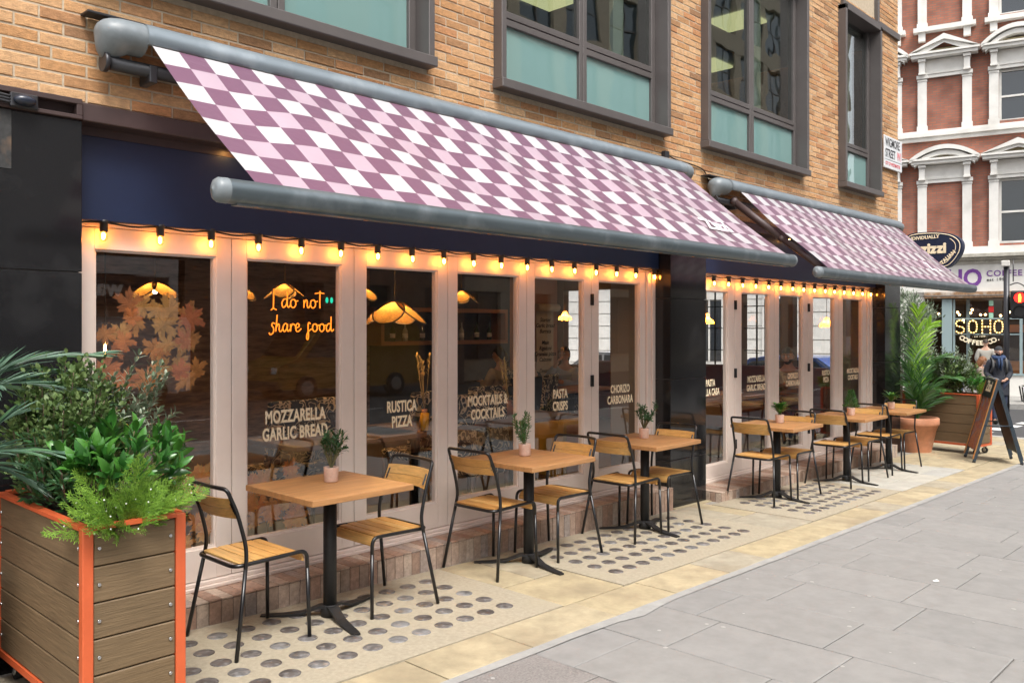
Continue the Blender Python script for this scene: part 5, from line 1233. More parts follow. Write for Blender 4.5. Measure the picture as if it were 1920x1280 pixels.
for q,(F0,F1) in enumerate(((A0,A1),(B0,B1))):
    e = (F1-F0).normalized(); wd = (F1-F0).length; rid = R0-F0; upv = Vector((rid.x,rid.y,HT)).normalized(); Ls = Vector((rid.x,rid.y,HT)).length
    nn = e.cross(upv) ; nn = nn if (nn.x*-.43+nn.y*.9)*(1 if q==0 else -1) > 0 else -nn
    O = Vector((F0.x,F0.y,zf)); M = lambda u,v,k: O+e*u+upv*v+nn*k
    def bar(nm,u0,u1,v0,v1,k0,k1,m): return MB().obox(M((u0+u1)/2,(v0+v1)/2,(k0+k1)/2),e*(u1-u0)/2,upv*(v1-v0)/2,nn*(k1-k0)/2).build(nm,m,t)
    for u in (0,wd-.035): bar('leg',u,u+.035,.03,Ls-.01,-.035,-.001,'sign_steel'); bar('frame_rail',u,u+.035,.06,Ls-.01,0,.012,'sign_frame' if q==0 else 'sign_steel')
    for u in (.018,wd-.018): MB().sph(M(u,.024,-.018),.022,10,6).build('foot','tyre',t)
    bar('panel',.036,wd-.036,.16,Ls-.012,-.03,-.012,'sign_black')
    if q == 0:
        bar('poster',.045,wd-.045,.17,Ls-.27,-.0115,-.005,'food_poster'); bar('header',.04,wd-.04,Ls-.235,Ls-.02,-.0115,.010,'sign_black'); bar('clip_rail',.04,wd-.04,Ls-.265,Ls-.240,-.0115,.014,'sign_black')
        Mx = Matrix((e,upv,nn)).transposed().to_4x4()
        if nn.dot(e.cross(upv)) < 0: Mx = Matrix((-e,upv,nn)).transposed().to_4x4()
        Mx.translation = M(wd/2,Ls-.185,.0108); text('Zizzi',Mx,'cream_text',t,.20,bold=.006,sx=.85,space=.92)
for u in (0,1):
    a = A0.lerp(R0,.45) if u==0 else A1.lerp(R1,.45); b = B0.lerp(R0,.45) if u==0 else B1.lerp(R1,.45); z = zf+HT*.45; MB().tube([(a.x,a.y,z),(b.x,b.y,z)],.009,6).build('brace','sign_steel',t)
MB().tube([(R0.x,R0.y,zf+HT-.01),(R1.x,R1.y,zf+HT-.01)],.016,8).build('ridge','steel',t)
# ================================================================ street name sign
t = thing('street_sign','white street name plate with black and red lettering at the brick corner','sign',(12.5,4.47,4.06))
MB().cbox(12.18,12.86,4.455,4.478,3.835,4.29,.008).build('plate','van_white',t); mat('sign_ink',(.015,.015,.018),.5); mat('sign_ink_red',(.55,.06,.08),.5)
MB().box(12.20,12.84,4.4525,4.4545,3.957,3.961).build('rule','sign_ink',t)
text('WIGMORE\nSTREET',FRONT(12.215,4.4545,4.145),'sign_ink',t,.165,bold=.003,sx=.70,align='LEFT',line=.93); text('W1',FRONT(12.66,4.4545,3.992),'sign_ink_red',t,.165,bold=.002,sx=.70,align='LEFT'); text('CITY OF WESTMINSTER',FRONT(12.215,4.4545,3.88),'sign_ink_red',t,.068,bold=.001,sx=.78,align='LEFT')
# ================================================================ hanging sign
X = 13.02; t = thing('hanging_sign','navy oval hanging sign with cream lettering beyond the far awning','sign',(X,4.1,2.7))
def blob(s=0):
    P = [(4.46,2.86),(4.40,2.955),(4.20,2.975),(3.95,2.955),(3.78,2.90),(3.69,2.80),(3.70,2.66),(3.80,2.51),(3.90,2.455),(4.05,2.47),(4.25,2.53),(4.42,2.62),(4.47,2.74)]
    c = Vector((4.08,2.72)); return catmull([(c.x+(y-c.x)*(1-s),c.y+(z-c.y)*(1-s),0) for y,z in P],5,True)
def plate(nm,s,x0,x1,m):
    P = blob(s); n_ = len(P); mb = MB(); mb.add([(x0,p.x,p.y) for p in P]+[(x1,p.x,p.y) for p in P],[tuple(range(n_)),tuple(reversed(range(n_,2*n_)))]+[(i,n_+i,n_+(i+1)%n_,(i+1)%n_) for i in range(n_)]); return mb.build(nm,m,t)
plate('sign_body',0,X-.06,X+.06,'navy'); MB().tube([(X-.062,p.x,p.y) for p in blob(.08)],.006,5,closed=True).build('cream_line','cream_text',t); MB().tube([(X-.062,p.x,p.y) for p in blob(.22)][20:48],.004,5).build('cream_line','cream_text',t)
SM = lambda y,z,r=0: Matrix.Translation((X-.0605,y,z)) @ Matrix.Rotation(-pi/2,4,'Z') @ Matrix.Rotation(pi/2,4,'X') @ Matrix.Rotation(r,4,'Z')
text('zizzi',SM(4.06,2.67),'cream_text',t,.20,bold=.01,ext=.004); text('INDIVIDUALLY',SM(4.20,2.875,.03),'cream_text',t,.066,bold=.002,ext=.004); text('ITALIAN',SM(3.86,2.575,.75),'cream_text',t,.07,bold=.003,ext=.004)
MB().tube([(X,4.44,2.78),(12.84,4.6,2.78)],.02,8).build('bracket','black_tube',t)
# ================================================================ corner building with the coffee shop
AB = radians(-76.1); O = (29.3,8.4,0)
mat('red_brick',(.30,.075,.04),.9)
m = MT['red_brick']; n = m.node_tree; bt = n.nodes.new('ShaderNodeTexBrick'); tc = n.nodes.new('ShaderNodeTexCoord'); mp = n.nodes.new('ShaderNodeMapping'); mp.inputs['Rotation'].default_value = (pi/2,0,0)
bt.inputs['Scale'].default_value = 1; bt.inputs['Brick Width'].default_value = .22; bt.inputs['Row Height'].default_value = .075; bt.inputs['Mortar Size'].default_value = .012
bt.inputs['Color1'].default_value=(.36,.125,.075,1); bt.inputs['Color2'].default_value=(.27,.10,.07,1); bt.inputs['Mortar'].default_value=(.20,.13,.10,1)
nz = n.nodes.new('ShaderNodeTexNoise'); nz.inputs['Scale'].default_value = 1.3; mx = n.nodes.new('ShaderNodeMix'); mx.data_type='RGBA'; mx.blend_type='MULTIPLY'; mx.inputs[0].default_value=1; mr = n.nodes.new('ShaderNodeMapRange'); mr.inputs[1].default_value=.3; mr.inputs[2].default_value=.7; mr.inputs[3].default_value=.65; mr.inputs[4].default_value=1.35
n.links.new(tc.outputs['Object'],mp.inputs[0]); n.links.new(mp.outputs[0],bt.inputs[0]); n.links.new(tc.outputs['Object'],nz.inputs['Vector']); n.links.new(nz.outputs['Fac'],mr.inputs[0]); n.links.new(bt.outputs[0],mx.inputs[6]); n.links.new(mr.outputs[0],mx.inputs[7]); n.links.new(mx.outputs[2],n.nodes['Principled BSDF'].inputs['Base Color'])
mat('white_trim',(.74,.725,.68),.75,var=.05,vscale=5,dirt=((.42,.40,.35),.4,1.6)); mat('old_cornice',(.45,.43,.37),.85,var=.25,vscale=12,dirt=((.2,.18,.14),.5,6)); mat('rusty',(.30,.18,.10),.85,var=.4,vscale=14,dirt=((.6,.56,.5),.7,5)); mat('purple',(.17,.05,.28),.5); mat('grey_blue',(.26,.34,.35),.5); mat('sash_glass',(.015,.02,.026),.05,spec=.9); mat('tympanum',(.42,.36,.22),.9)
cbd = thing('corner_building','red brick corner building with white pedimented windows above the coffee shop','building',O,AB)
def cb(nm,m,*boxes,parent=None):
    mb = MB()
    for b in boxes: mb.box(*b)
    return mb.build(nm,m,parent or cbd,True)
BAYS = [-4.43,-2.43,-.43,1.57,3.57,5.57]
wins = [b for b in BAYS if b != -.43]
# brick wall with real openings
xs = sorted([-16,9]+[b+s*.50 for b in wins for s in (-1,1)]); zs = [3.9,4.2,6.2,7.98,9.58,11.25,13,17]
mb = MB()
for i in range(len(xs)-1):
    for j in range(len(zs)-1):
        if j in (1,3,5) and any(abs((xs[i]+xs[i+1])/2-b) < .3 for b in wins): continue
        mb.add([(xs[i],0,zs[j]),(xs[i+1],0,zs[j]),(xs[i+1],0,zs[j+1]),(xs[i],0,zs[j+1])],[(0,1,2,3)])
mb.box(-16,9,.35,6,3.9,17); mb.build('wall','red_brick',cbd,True)
def arcband(mb,u,z,r0,w,h,y0,y1,N=14):
    # segmental arch: half-width w, rise h, thickness r0
    P=[]; 
    for k in range(N+1):
        s=-1+2*k/N; P.append((u+s*w, z+h*(1-s*s)))
    vs=[]
    for x,zz in P: vs+=[(x,y0,zz),(x,y0,zz-r0),(x,y1,zz),(x,y1,zz-r0)]
    fs=[]
    for k in range(N):
        q=4*k; fs+=[(q,q+1,q+5,q+4),(q,q+4,q+6,q+2),(q+1,q+3,q+7,q+5)]
    mb.add(vs,fs+[(0,2,3,1),(4*N,4*N+1,4*N+3,4*N+2)])
for fl,(zb,zt,ze,za) in enumerate(((4.12,6.22,6.78,7.34),(7.87,9.58,10.15,10.82),(11.15,13.0,13.5,14.1))):
    for k,u in enumerate(BAYS):
        mb = MB()
        for s in (-1,1):
            c = u+s*.635
            mb.box(c-.13,c+.13,-.10,0,zb,zt); mb.box(c-.155,c+.155,-.13,0,zb,zb+.16); mb.box(c-.16,c+.16,-.15,0,zt-.04,zt+.07); mb.box(c-.145,c+.145,-.12,0,zt-.12,zt-.08)
            mb.box(c-.085,c+.085,-.24,0,zt+.12,ze-.03); mb.box(c-.11,c+.11,-.30,0,ze-.10,ze-.02)
            mb.box(c-.10,c+.10,-.26,0,zt+.07,zt+.12)
        w_ = mb.build('window_surround','white_trim',cbd,True)
        cb('lintel_stone','white_trim',(u-.62,u+.62,-.075,0,zt-.02,ze-.02),(u-.62,u+.62,-.105,0,zt+.09,zt+.15),parent=w_)
        mb = MB(); mb.box(u-.94,u+.94,-.36,0,ze,ze+.10); mb.box(u-.99,u+.99,-.42,0,ze+.10,ze+.16)
        tri = (k+fl) % 2 == 1
        if tri:
            for s in (-1,1):
                a=Vector((u+s*.99,-.2,ze+.16)); b=Vector((u,-.2,za)); d=(b-a); pz=Vector((0,0,.13)); mb.add([(a.x,-.42,a.z),(b.x,-.42,b.z),(b.x,-.42,b.z-.17),(a.x,-.42,a.z-.0),(a.x,0,a.z),(b.x,0,b.z),(b.x,0,b.z-.17),(a.x,0,a.z)],[(0,1,2,3),(0,4,5,1),(3,2,6,7)] if s<0 else [(3,2,1,0),(1,5,4,0),(7,6,2,3)])
                a2=(u+s*.55,ze+.16); mb.add([(a.x-s*.14,-.34,ze+.16),(b.x,-.34,b.z-.13),(b.x,-.34,b.z-.27),(u+s*.50,-.34,ze+.16)],[(0,1,2,3) if s<0 else (3,2,1,0)])
        else: arcband(mb,u,ze+.18,.13,.97,za-ze-.18,-.42,0); arcband(mb,u,ze+.06,.14,.86,za-ze-.22,-.34,0)
        mb.build('pediment','white_trim',w_,True)
        cb('tympanum','tympanum',(u-.5,u+.5,-.12,-.06,ze+.14,ze+.30),parent=w_)
        if u != -.43:
            g = cb('sash_window','white_trim',(u-.50,u-.43,.06,.16,zb+.06,zt),(u+.43,u+.50,.06,.16,zb+.06,zt),(u-.43,u+.43,.06,.16,zb+.06,zb+.15),(u-.43,u+.43,.06,.16,zt-.10,zt-.02),(u-.43,u+.43,.07,.15,(zb+zt)/2-.03,(zb+zt)/2+.03))
            cb('pane','sash_glass',(u-.43,u+.43,.13,.135,zb+.15,(zb+zt)/2-.03),parent=g); cb('pane','sash_glass',(u-.43,u+.43,.12,.125,(zb+zt)/2+.03,zt-.08),parent=g)
        if fl == 2: cb('sill','white_trim',(u-.88,u+.88,-.28,0,11.0,11.14),(u-.74,u-.54,-.2,0,10.72,11.0),(u+.54,u+.74,-.2,0,10.72,11.0))
cb('string_course','white_trim',(-16,9,-.10,0,7.55,7.68),(-16,9,-.18,0,7.68,7.80),(-16,9,-.14,0,7.80,7.87))
cb('sill_band','white_trim',(-16,9,-.14,0,3.88,4.12))
cb('cornice','old_cornice',(-16,9,-.42,0,3.78,3.88),(-16,9,-.32,0,3.70,3.78),(-16,9,-.22,0,3.60,3.70))
cb('shop_fascia','white_trim',(-1.9,9,-.14,.02,2.72,3.60)); cb('shutter_box','rusty',(-1.0,9,-.24,0,2.62,2.72),(-1.0,9,-.20,0,2.53,2.60))
FB = lambda u,y,z: Matrix.Translation((u,y,z)) @ Matrix.Rotation(pi/2,4,'X')
text('SOHO',FB(-.28,-.145,2.90),'purple',cbd,.74,True,bold=.022,ext=.01,sx=.86); text('COFFEE CO.',FB(.73,-.145,3.19),'purple',cbd,.25,True,bold=.003,ext=.01,align='LEFT',space=1.15); text('est 1999',FB(.74,-.145,3.04),'sign_ink',cbd,.135,True,ext=.01,align='LEFT',space=1.2)
# rusticated white ground floor to the left
mb = MB(); mb.box(-16,-1.0,.02,.3,-.7,3.6)
for k in range(9): mb.box(-16,-1.0,-.06,.02,-.68+k*.47,-.68+k*.47+.44)
mb.build('rusticated_wall','white_trim',cbd,True)
for u in (-3.2,-5.6,-8): 
    w_ = cb('arched_window','sash_glass',(u-.45,u+.45,-.085,-.07,.4,2.6)); cb('frame','white_trim',(u-.52,u-.45,-.12,-.06,.3,2.7),(u+.45,u+.52,-.12,-.06,.3,2.7),(u-.52,u+.52,-.12,-.06,2.6,2.72),(u-.03,u+.03,-.11,-.06,.4,2.6),parent=w_)
# coffee shop front
mat('shop_in',(.09,.06,.04),.8); mat('counter_wood',(.45,.17,.04),.5); emis('warm_bulb',(1,.62,.25),9); emis('marquee',(1,.66,.26),2.0); mat('marquee_body',(.75,.45,.12),.4)
cb('shop_interior','shop_in',(-1.0,9,3.4,3.5,-.5,2.7),(-1.0,9,.0,3.4,-.55,-.48),(-1.0,9,.1,3.4,2.5,2.54),(-1.05,-1.0,0,3.4,-.5,2.6))
cb('counter','counter_wood',(1.0,4.5,2.0,2.6,-.5,.5),(1.3,3.8,2.9,3.0,1.45,1.7))
cb('pier','grey_blue',(-.50,-.21,-.10,.1,-.5,2.5)); cb('stall_riser','white_trim',(-.21,9,-.06,.05,-.5,.14)); cb('shop_sill','grey_blue',(-.21,9,-.10,.06,.14,.20))
cb('mullion','grey_blue',(-.19,-.13,-.04,.03,.2,2.5),(.17,.27,.3,.4,.2,2.5),(1.62,1.70,-.04,.03,.2,2.5),(3.4,3.48,-.04,.03,.2,2.5)); cb('transom','grey_blue',(-.13,1.62,-.03,.02,1.86,1.90),(-.13,1.62,-.03,.02,1.38,1.41))
cb('shop_pane','clear_glass',(-.13,1.62,0,.004,.2,2.5)); cb('shop_pane','clear_glass',(1.70,3.4,0,.004,.2,2.5)); cb('shop_pane','clear_glass',(3.48,9,0,.004,.2,2.5))
for i in range(16):
    u,y,z = R3(-.9,3.2),R3(.5,2.6),R3(1.75,2.2); o = MB().sph((u,y,z),.035,8,6).build('interior_bulb','warm_bulb',cbd,True); MB().tube([(u,y,z),(u,y,2.5)],.004,4).build('cord','black_tube',o,True)
def marquee(L,u,z,w,h):
    me = {'S':[(1,.85),(.75,1),(.25,1),(0,.8),(.1,.58),(.5,.5),(.9,.42),(1,.2),(.75,0),(.25,0),(0,.15)],'O':[(.5,1),(.12,.9),(0,.65),(0,.35),(.12,.1),(.5,0),(.88,.1),(1,.35),(1,.65),(.88,.9)]}
    strokes = {'S':[me['S']],'O':[me['O']+[me['O'][0]]],'H':[[(0,0),(0,1)],[(1,0),(1,1)],[(0,.5),(1,.5)]]}[L]
    bd,bl = MB(),MB()
    for stp_ in strokes:
        pts = catmull([(u+a*w,-.06,z+b*h) for a,b in stp_],6) if L!='H' else [Vector((u+stp_[0][0]*w,-.06,z+stp_[0][1]*h)).lerp(Vector((u+stp_[1][0]*w,-.06,z+stp_[1][1]*h)),k/8) for k in range(9)]
        bd.tube(pts,.05,6,rx=.4); acc=0; prev=pts[0]; bl.sph((prev.x,-.09,prev.z),.021,8,5)
        for p in pts[1:]:
            acc+=(p-prev).length; prev=p
            if acc>.066: bl.sph((p.x,-.09,p.z),.021,8,5); acc=0
    o = bd.build('marquee_letter','marquee_body',cbd,True); bl.build('marquee_bulbs','marquee',o,True)
for L,u in zip('SOHO',(-.10,.25,.62,.95)): marquee(L,u,1.44,.22,.38)
for k,chh in enumerate('COFFEE CO.'):
    if chh==' ': continue
    f=(k-4.5)/4.5; u=.55+f*.52; z=1.06+.16*f*f; text(chh,Matrix.Translation((u,-.03,z)) @ Matrix.Rotation(pi/2,4,'X') @ Matrix.Rotation(f*.42,4,'Z'),'cream_text',cbd,.20,True,bold=.008,ext=.004)
text('- est 1999 -',FB(.55,-.03,1.30),'cream_text',cbd,.09,True)
mat('flag_green',(.35,.6,.45),.6)
cb('window_poster','flag_green',(.80,.92,-.02,-.015,2.28,2.44),(.80,.92,-.02,-.015,1.90,2.06)); cb('window_poster','sign_red',(.79,.93,-.02,-.015,2.08,2.26))
# far pavement
mb = MB(); mb.box(-16,9,-3.0,.02,-.66,-.505); fp = mb.build('far_pavement','kerb',None,kind='structure'); fp.location = O; fp.rotation_euler = (0,0,AB)
# stool by the coffee shop
t = thing('metal_stool','black metal stool outside the coffee shop','stool',(27.75,6.15,-.505),.4)
MB().cbox(-.16,.16,-.16,.16,.44,.47,.01).build('seat','black_tube',t,True)
for x in (-1,1):
    for y in (-1,1): MB().obox((x*.17,y*.17,.22),(.018,0,0),(0,.018,0),(x*.03,y*.03,.22)).build('leg','black_tube',t,True)
for a in ((-.18,-.18,.18,-.18),(-.18,.18,.18,.18)): MB().tube([(a[0],a[1],.18),(a[2],a[3],.18)],.01,6).build('stretcher','black_tube',t,True)
# ================================================================ pedestrian signal
t = thing('traffic_signal','pedestrian signal showing a red standing figure on a dark post','traffic light',(24.1,5.83,-.52),AB)
t.scale = (1.19,)*3; zb = 0
MB().cyl((0,0,0),(0,0,3.065),.057,14).build('post','dark_metal',t,True)
H0 = 1.975
MB().cbox(.07,.40,-.16,.06,H0,H0+.58,.03).build('housing','black_cast',t,True)
emis('signal_red',(1,.02,.015),2.2); emis('signal_man',(1,.42,.02),6)
for k,(z,m) in enumerate(((H0+.43,'signal_red'),(H0+.15,'shop_dark'))):
    l = MB(); l.tube([(.235,-.161,z),(.235,-.170,z)],[.105,.10],20); lo = l.build('signal_lens',m,t,True)
    v = MB(); N=18; vs=[]
    for i in range(N+1):
        a=radians(-20+220*i/N); 
        for y in (-.16,-.30+.08*(1-sin(max(0,min(pi,a))))): vs.append((.235+cos(a)*.118,y,z+sin(a)*.118))
    v.add(vs,[(2*i,2*i+1,2*i+3,2*i+2) for i in range(N)],True); vo_=v.build('visor','black_cast',lo,True)
mz = H0+.43; MB().sph((.235,-.176,mz+.055),.019,8,6).box(.213,.257,-.178,-.172,mz-.03,mz+.035).box(.216,.233,-.178,-.172,mz-.085,mz-.03).box(.237,.254,-.178,-.172,mz-.085,mz-.03).build('red_figure','signal_man',t,True)
MB().cbox(-.10,.06,-.12,.02,3.07,3.19,.01).build('detector','plastic_white',t,True); MB().tube([(.12,0,2.75),(.12,0,3.22)],.012,6).tube(catmull([(.06,0,2.68),(.2,0,2.72),(.33,0,2.64),(.34,0,2.56)],5),.014,6).build('bracket','black_tube',t,True)
# ================================================================ people
mat('skin',(.52,.30,.21),.55,var=.06,vscale=12); mat('hair_dark',(.03,.018,.012),.6,var=.3,vscale=40,stretch=(1,1,.2)); mat('hair_auburn',(.22,.09,.035),.55,var=.4,vscale=30,stretch=(1,1,.2)); mat('eye_white',(.7,.7,.68),.3); mat('eye_dark',(.02,.015,.012),.2); mat('lips',(.42,.17,.13),.5)
mat('coat_navy',(.022,.025,.035),.8,var=.15,vscale=60); mat('trousers_navy',(.025,.035,.07),.85); mat('beanie_grey',(.035,.037,.04),.95,bump=.4,bscale=80); mat('scarf_blue',(.03,.055,.12),.9,var=.5,vscale=25); mat('leather_black',(.012,.012,.012),.45); mat('pack_grey',(.10,.10,.10),.8); mat('fur_taupe',(.25,.20,.16),.95,var=.4,vscale=30,bump=.8,bscale=60); mat('shirt_blue',(.34,.40,.52),.8); mat('top_tan',(.36,.25,.14),.85); mat('hoodie_white',(.55,.53,.48),.9); mat('jeans',(.03,.04,.07),.85); mat('puffer',(.34,.32,.28),.8)
def skin(name,V,E,Rr,m,parent,sub=2,root=0):
    me = bpy.data.meshes.new(name); me.from_pydata([tuple(v) for v in V],E,[]); me.materials.append(MT[m])
    o = put(name,me,parent,True); md = o.modifiers.new('skin','SKIN'); sv = me.skin_vertices[0].data
    for i,r in enumerate(Rr): sv[i].radius = r if isinstance(r,tuple) else (r,r); sv[i].use_root = (i==root)
    md.use_smooth_shade = True; md.branch_smoothing = .6
    s = o.modifiers.new('sub','SUBSURF'); s.levels = s.render_levels = sub; return o
def person(loc,rz,label,J,top,bottom,face=True,hair='hair_dark',beard=False,hat=None,long=False,group=None,sleeve=1.0,hair_ok=True):
    """J: joint dict; figure faces -Y in its own frame"""
    t = thing('person',label,'person',loc,rz,group)
    K = list(J); I = {k:i for i,k in enumerate(K)}
    Rd = dict(pelvis=(.145,.115),spine=(.13,.105),chest=(.155,.115),neck=.058,skull=.06,shL=.07,shR=.07,elL=.046,elR=.046,wrL=.031,wrR=.031,haL=(.04,.02),haR=(.04,.02),hipL=.09,hipR=.09,knL=.06,knR=.06,anL=.04,anR=.04,toL=.035,toR=.035)
    ED = [('pelvis','spine'),('spine','chest'),('chest','neck'),('neck','skull'),('chest','shL'),('shL','elL'),('elL','wrL'),('wrL','haL'),('chest','shR'),('shR','elR'),('elR','wrR'),('wrR','haR'),('pelvis','hipL'),('hipL','knL'),('knL','anL'),('anL','toL'),('pelvis','hipR'),('hipR','knR'),('knR','anR'),('anR','toR')]
    body = skin('body',[J[k] for k in K],[(I[a],I[b]) for a,b in ED],[Rd[k] for k in K],'skin',t,2,I['pelvis'])
    def part(nm,ks,m,grow,over={}):
        idx = {k:i for i,k in enumerate(ks)}; rr=[]
        for k in ks:
            r = over.get(k,Rd[k]); r = r if isinstance(r,tuple) else (r,r); rr.append((r[0]+grow,r[1]+grow))
        return skin(nm,[J[k] for k in ks],[(idx[a],idx[b]) for a,b in ED if a in idx and b in idx],rr,m,t,2)
    part('top',['pelvis','spine','chest','shL','elL','wrL','shR','elR','wrR'],top,.022)
    part('trousers',['pelvis','hipL','knL','anL','hipR','knR','anR'],bottom,.018)
    for s in 'LR':
        a,b = Vector(J['an'+s]),Vector(J['to'+s]); d=(b-a); d.z=0; d=d.normalized() if d.length>1e-3 else Vector((0,-1,0)); p=Vector((a.x,a.y,b.z-.04))
        m1=MB(); m1.sph(p+d*.07+Vector((0,0,.045)),.055,12,8,(.9 if abs(d.y)>.7 else 2.2,2.2 if abs(d.y)>.7 else .9,.9)); m1.sph((a.x,a.y,a.z-.005),.055,10,6,(1,1,1.2)); m1.build('shoe','leather_black',t,True)
    # fingers
    for s in 'LR':
        h,wv = Vector(J['ha'+s]),Vector(J['wr'+s]); d=(h-wv).normalized(); x=d.cross(Vector((0,0,1))); x=x.normalized() if x.length>.1 else Vector((1,0,0)); u=x.cross(d)
        m1=MB()
        for k,(o,l) in enumerate(((-.027,.060),(-.009,.072),(.009,.068),(.027,.052))): m1.tube([h+x*o,h+x*o+d*l*.5-u*.004,h+x*o+d*l*.85-u*.022],[.0095,.0085,.0065],6)
        m1.tube([h-x*.03-d*.02,h-x*.055+d*.02-u*.01,h-x*.05+d*.045-u*.022],[.011,.010,.0075],6); m1.build('fingers','skin',t,True)
    # head
    nk,sk = Vector(J['neck']),Vector(J['skull']); c = sk+(sk-nk).normalized()*.055; f = Vector(J.get('_look',(0,-1,0))) if '_look' in J else Vector((0,-1,0))
    return t,c
def head(t,c,look=(0,-1,0),hair='hair_dark',style='short',beard=False):
    f = Vector(look).normalized(); r = f.cross(Vector((0,0,1))).normalized(); u = r.cross(f).normalized(); c = Vector(c)
    Mx = Matrix((r,-f,u)).transposed()          # local x right, -y forward
    Q = lambda x,y,z: c+Mx @ Vector((x,y,z))
    mb = MB(); n,m = 20,14; vs=[]
    for i in range(m+1):
        a=-pi/2+pi*i/m; z=.118*sin(a); w=cos(a)
        jaw = 1-.26*max(0,-sin(a))**1.3
        for k in range(n):
            b=2*pi*k/n; x=.078*w*cos(b)*jaw; y=.098*w*sin(b); 
            if y<0: y*= (1-.10*max(0,-sin(a)))
            if sin(b)<-.6 and -.2<sin(a)<.2: y*=.97
            vs.append(Q(x,y,z))
    mb.add(vs,[(i*n+k,i*n+(k+1)%n,(i+1)*n+(k+1)%n,(i+1)*n+k) for i in range(m) for k in range(n)],True)
    mb.tube([Q(0,-.088,.022),Q(0,-.108,-.012),Q(0,-.118,-.026),Q(0,-.098,-.036)],[.010,.013,.016,.010],8)
    for s in (-1,1): mb.sph(Q(s*.079,.008,-.005),.026,8,6,(.45,.8,1.15))
    h = mb.build('head','skin',t,True)
    for s in (-1,1): MB().sph(Q(s*.031,-.083,.012),.0125,10,6).build('eye','eye_white',h,True); MB().sph(Q(s*.031,-.0935,.012),.0058,8,5).build('iris','eye_dark',h,True); MB().tube([Q(s*.014,-.094,.034),Q(s*.033,-.092,.040),Q(s*.052,-.080,.034)],.0045,5).build('eyebrow',hair,h,True)
    MB().tube([Q(-.026,-.083,-.060),Q(0,-.092,-.058),Q(.026,-.083,-.060)],[.003,.0075,.003],6).build('mouth','lips',h,True)
    def cap(nm,ms,z0,grow,drop=0):
        mb=MB(); vs=[]; N=22; rings=8
        for i in range(rings+1):
            a=z0+(pi/2-z0)*i/rings
            for k in range(N):
                b=2*pi*k/N; back=max(0,sin(b)); aa=a-drop*back*(1-i/rings); vs.append(Q((.078+grow)*cos(aa)*cos(b),(.098+grow)*cos(aa)*sin(b)+.004,(.118+grow)*sin(aa)))
        mb.add(vs,[(i*N+k,i*N+(k+1)%N,(i+1)*N+(k+1)%N,(i+1)*N+k) for i in range(rings) for k in range(N)],True); return mb.build(nm,ms,t,True)
    if style=='beanie': cap('beanie','beanie_grey',.30,.014,.25); 
    elif style=='short': cap('hair',hair,.42,.010,.75)
    else:
        cap('hair',hair,.40,.012,.9)
        mb=MB(); rr=random.Random(3)
        if style=='long':
            for k in range(26):
                b=radians(-25+230*k/25); x,y=cos(b),sin(b); p=[Q(.085*x,.10*y,.05),Q(.10*x,.11*y,-.06),Q(.105*x+rr.uniform(-.01,.01),.10*y+.01,-.17),Q(.09*x+rr.uniform(-.02,.02),.085*y+.02,-.28)]; mb.tube(catmull(p,3),[.018]*7+[.013,.009,.004],5)
        else:
            for k in range(7): mb.tube(catmull([Q(0,.10,.05),Q(rr.uniform(-.02,.02),.145,-.02),Q(rr.uniform(-.03,.03),.14,-.14),Q(rr.uniform(-.03,.03),.12,-.27)],3),[.026]*6+[.02,.016,.01,.004],6)
        mb.build('long_hair',hair,t,True)
    if beard:
        mb=MB(); vs=[]; N=16
        for i in range(5):
            a=-.28-.24*i
            for k in range(N+1):
                b=radians(182+176*k/N); jaw=1-.26*max(0,-sin(a))**1.3; vs.append(Q(.0815*cos(a)*cos(b)*jaw,.102*cos(a)*sin(b)*(1-.1*max(0,-sin(a))),.120*sin(a)))
        mb.add(vs,[(i*(N+1)+k,i*(N+1)+k+1,(i+1)*(N+1)+k+1,(i+1)*(N+1)+k) for i in range(4) for k in range(N) if not (i==0 and 5<=k<=10)],True); mb.build('beard',hair,t,True)
    return Q
STAND = dict(pelvis=(0,0,.96),spine=(0,.0,1.14),chest=(0,.01,1.34),neck=(0,0,1.50),skull=(0,-.01,1.585),shL=(.185,.01,1.42),elL=(.25,.04,1.14),wrL=(.13,-.17,1.02),haL=(.06,-.20,1.00),shR=(-.185,.01,1.42),elR=(-.25,.04,1.14),wrR=(-.15,-.17,.99),haR=(-.07,-.20,.97),hipL=(.095,0,.90),knL=(.105,-.02,.50),anL=(.11,.06,.09),toL=(.12,-.06,.045),hipR=(-.095,0,.90),knR=(-.10,-.06,.50),anR=(-.105,-.10,.09),toR=(-.11,-.22,.045))
# man in the beanie crossing the side street
mz_ = zg(21.8)-.155
t,c = person((21.85,5.45,mz_),AB+.25,'bearded man in grey beanie, navy coat and blue scarf crossing the street',STAND,'coat_navy','trousers_navy')
head(t,c,(0,-1,0),'hair_dark','beanie',True)
mb = MB(); N=24; vs=[]
for z,rx,ry in ((1.10,.175,.14),(.95,.185,.155),(.80,.20,.17),(.66,.21,.18)):
    for k in range(N): b=2*pi*k/N; vs.append((rx*cos(b),ry*sin(b)*1.0,z))
mb.add(vs,[(i*N+k,i*N+(k+1)%N,(i+1)*N+(k+1)%N,(i+1)*N+k) for i in range(3) for k in range(N)],True); mb.build('coat_skirt','coat_navy',t,True)
MB().tube(catmull([(.07,-.09,1.50),(.10,.02,1.52),(.0,.09,1.53),(-.10,.02,1.52),(-.07,-.09,1.50)],5,True),.045,8,closed=True).tube([(.03,-.12,1.49),(.025,-.155,1.36),(.015,-.150,1.22)],[.045,.042,.02],8,rx=.6).tube([(-.03,-.12,1.48),(-.03,-.152,1.36),(-.025,-.150,1.27)],[.04,.04,.02],8,rx=.6).build('scarf','scarf_blue',t,True)
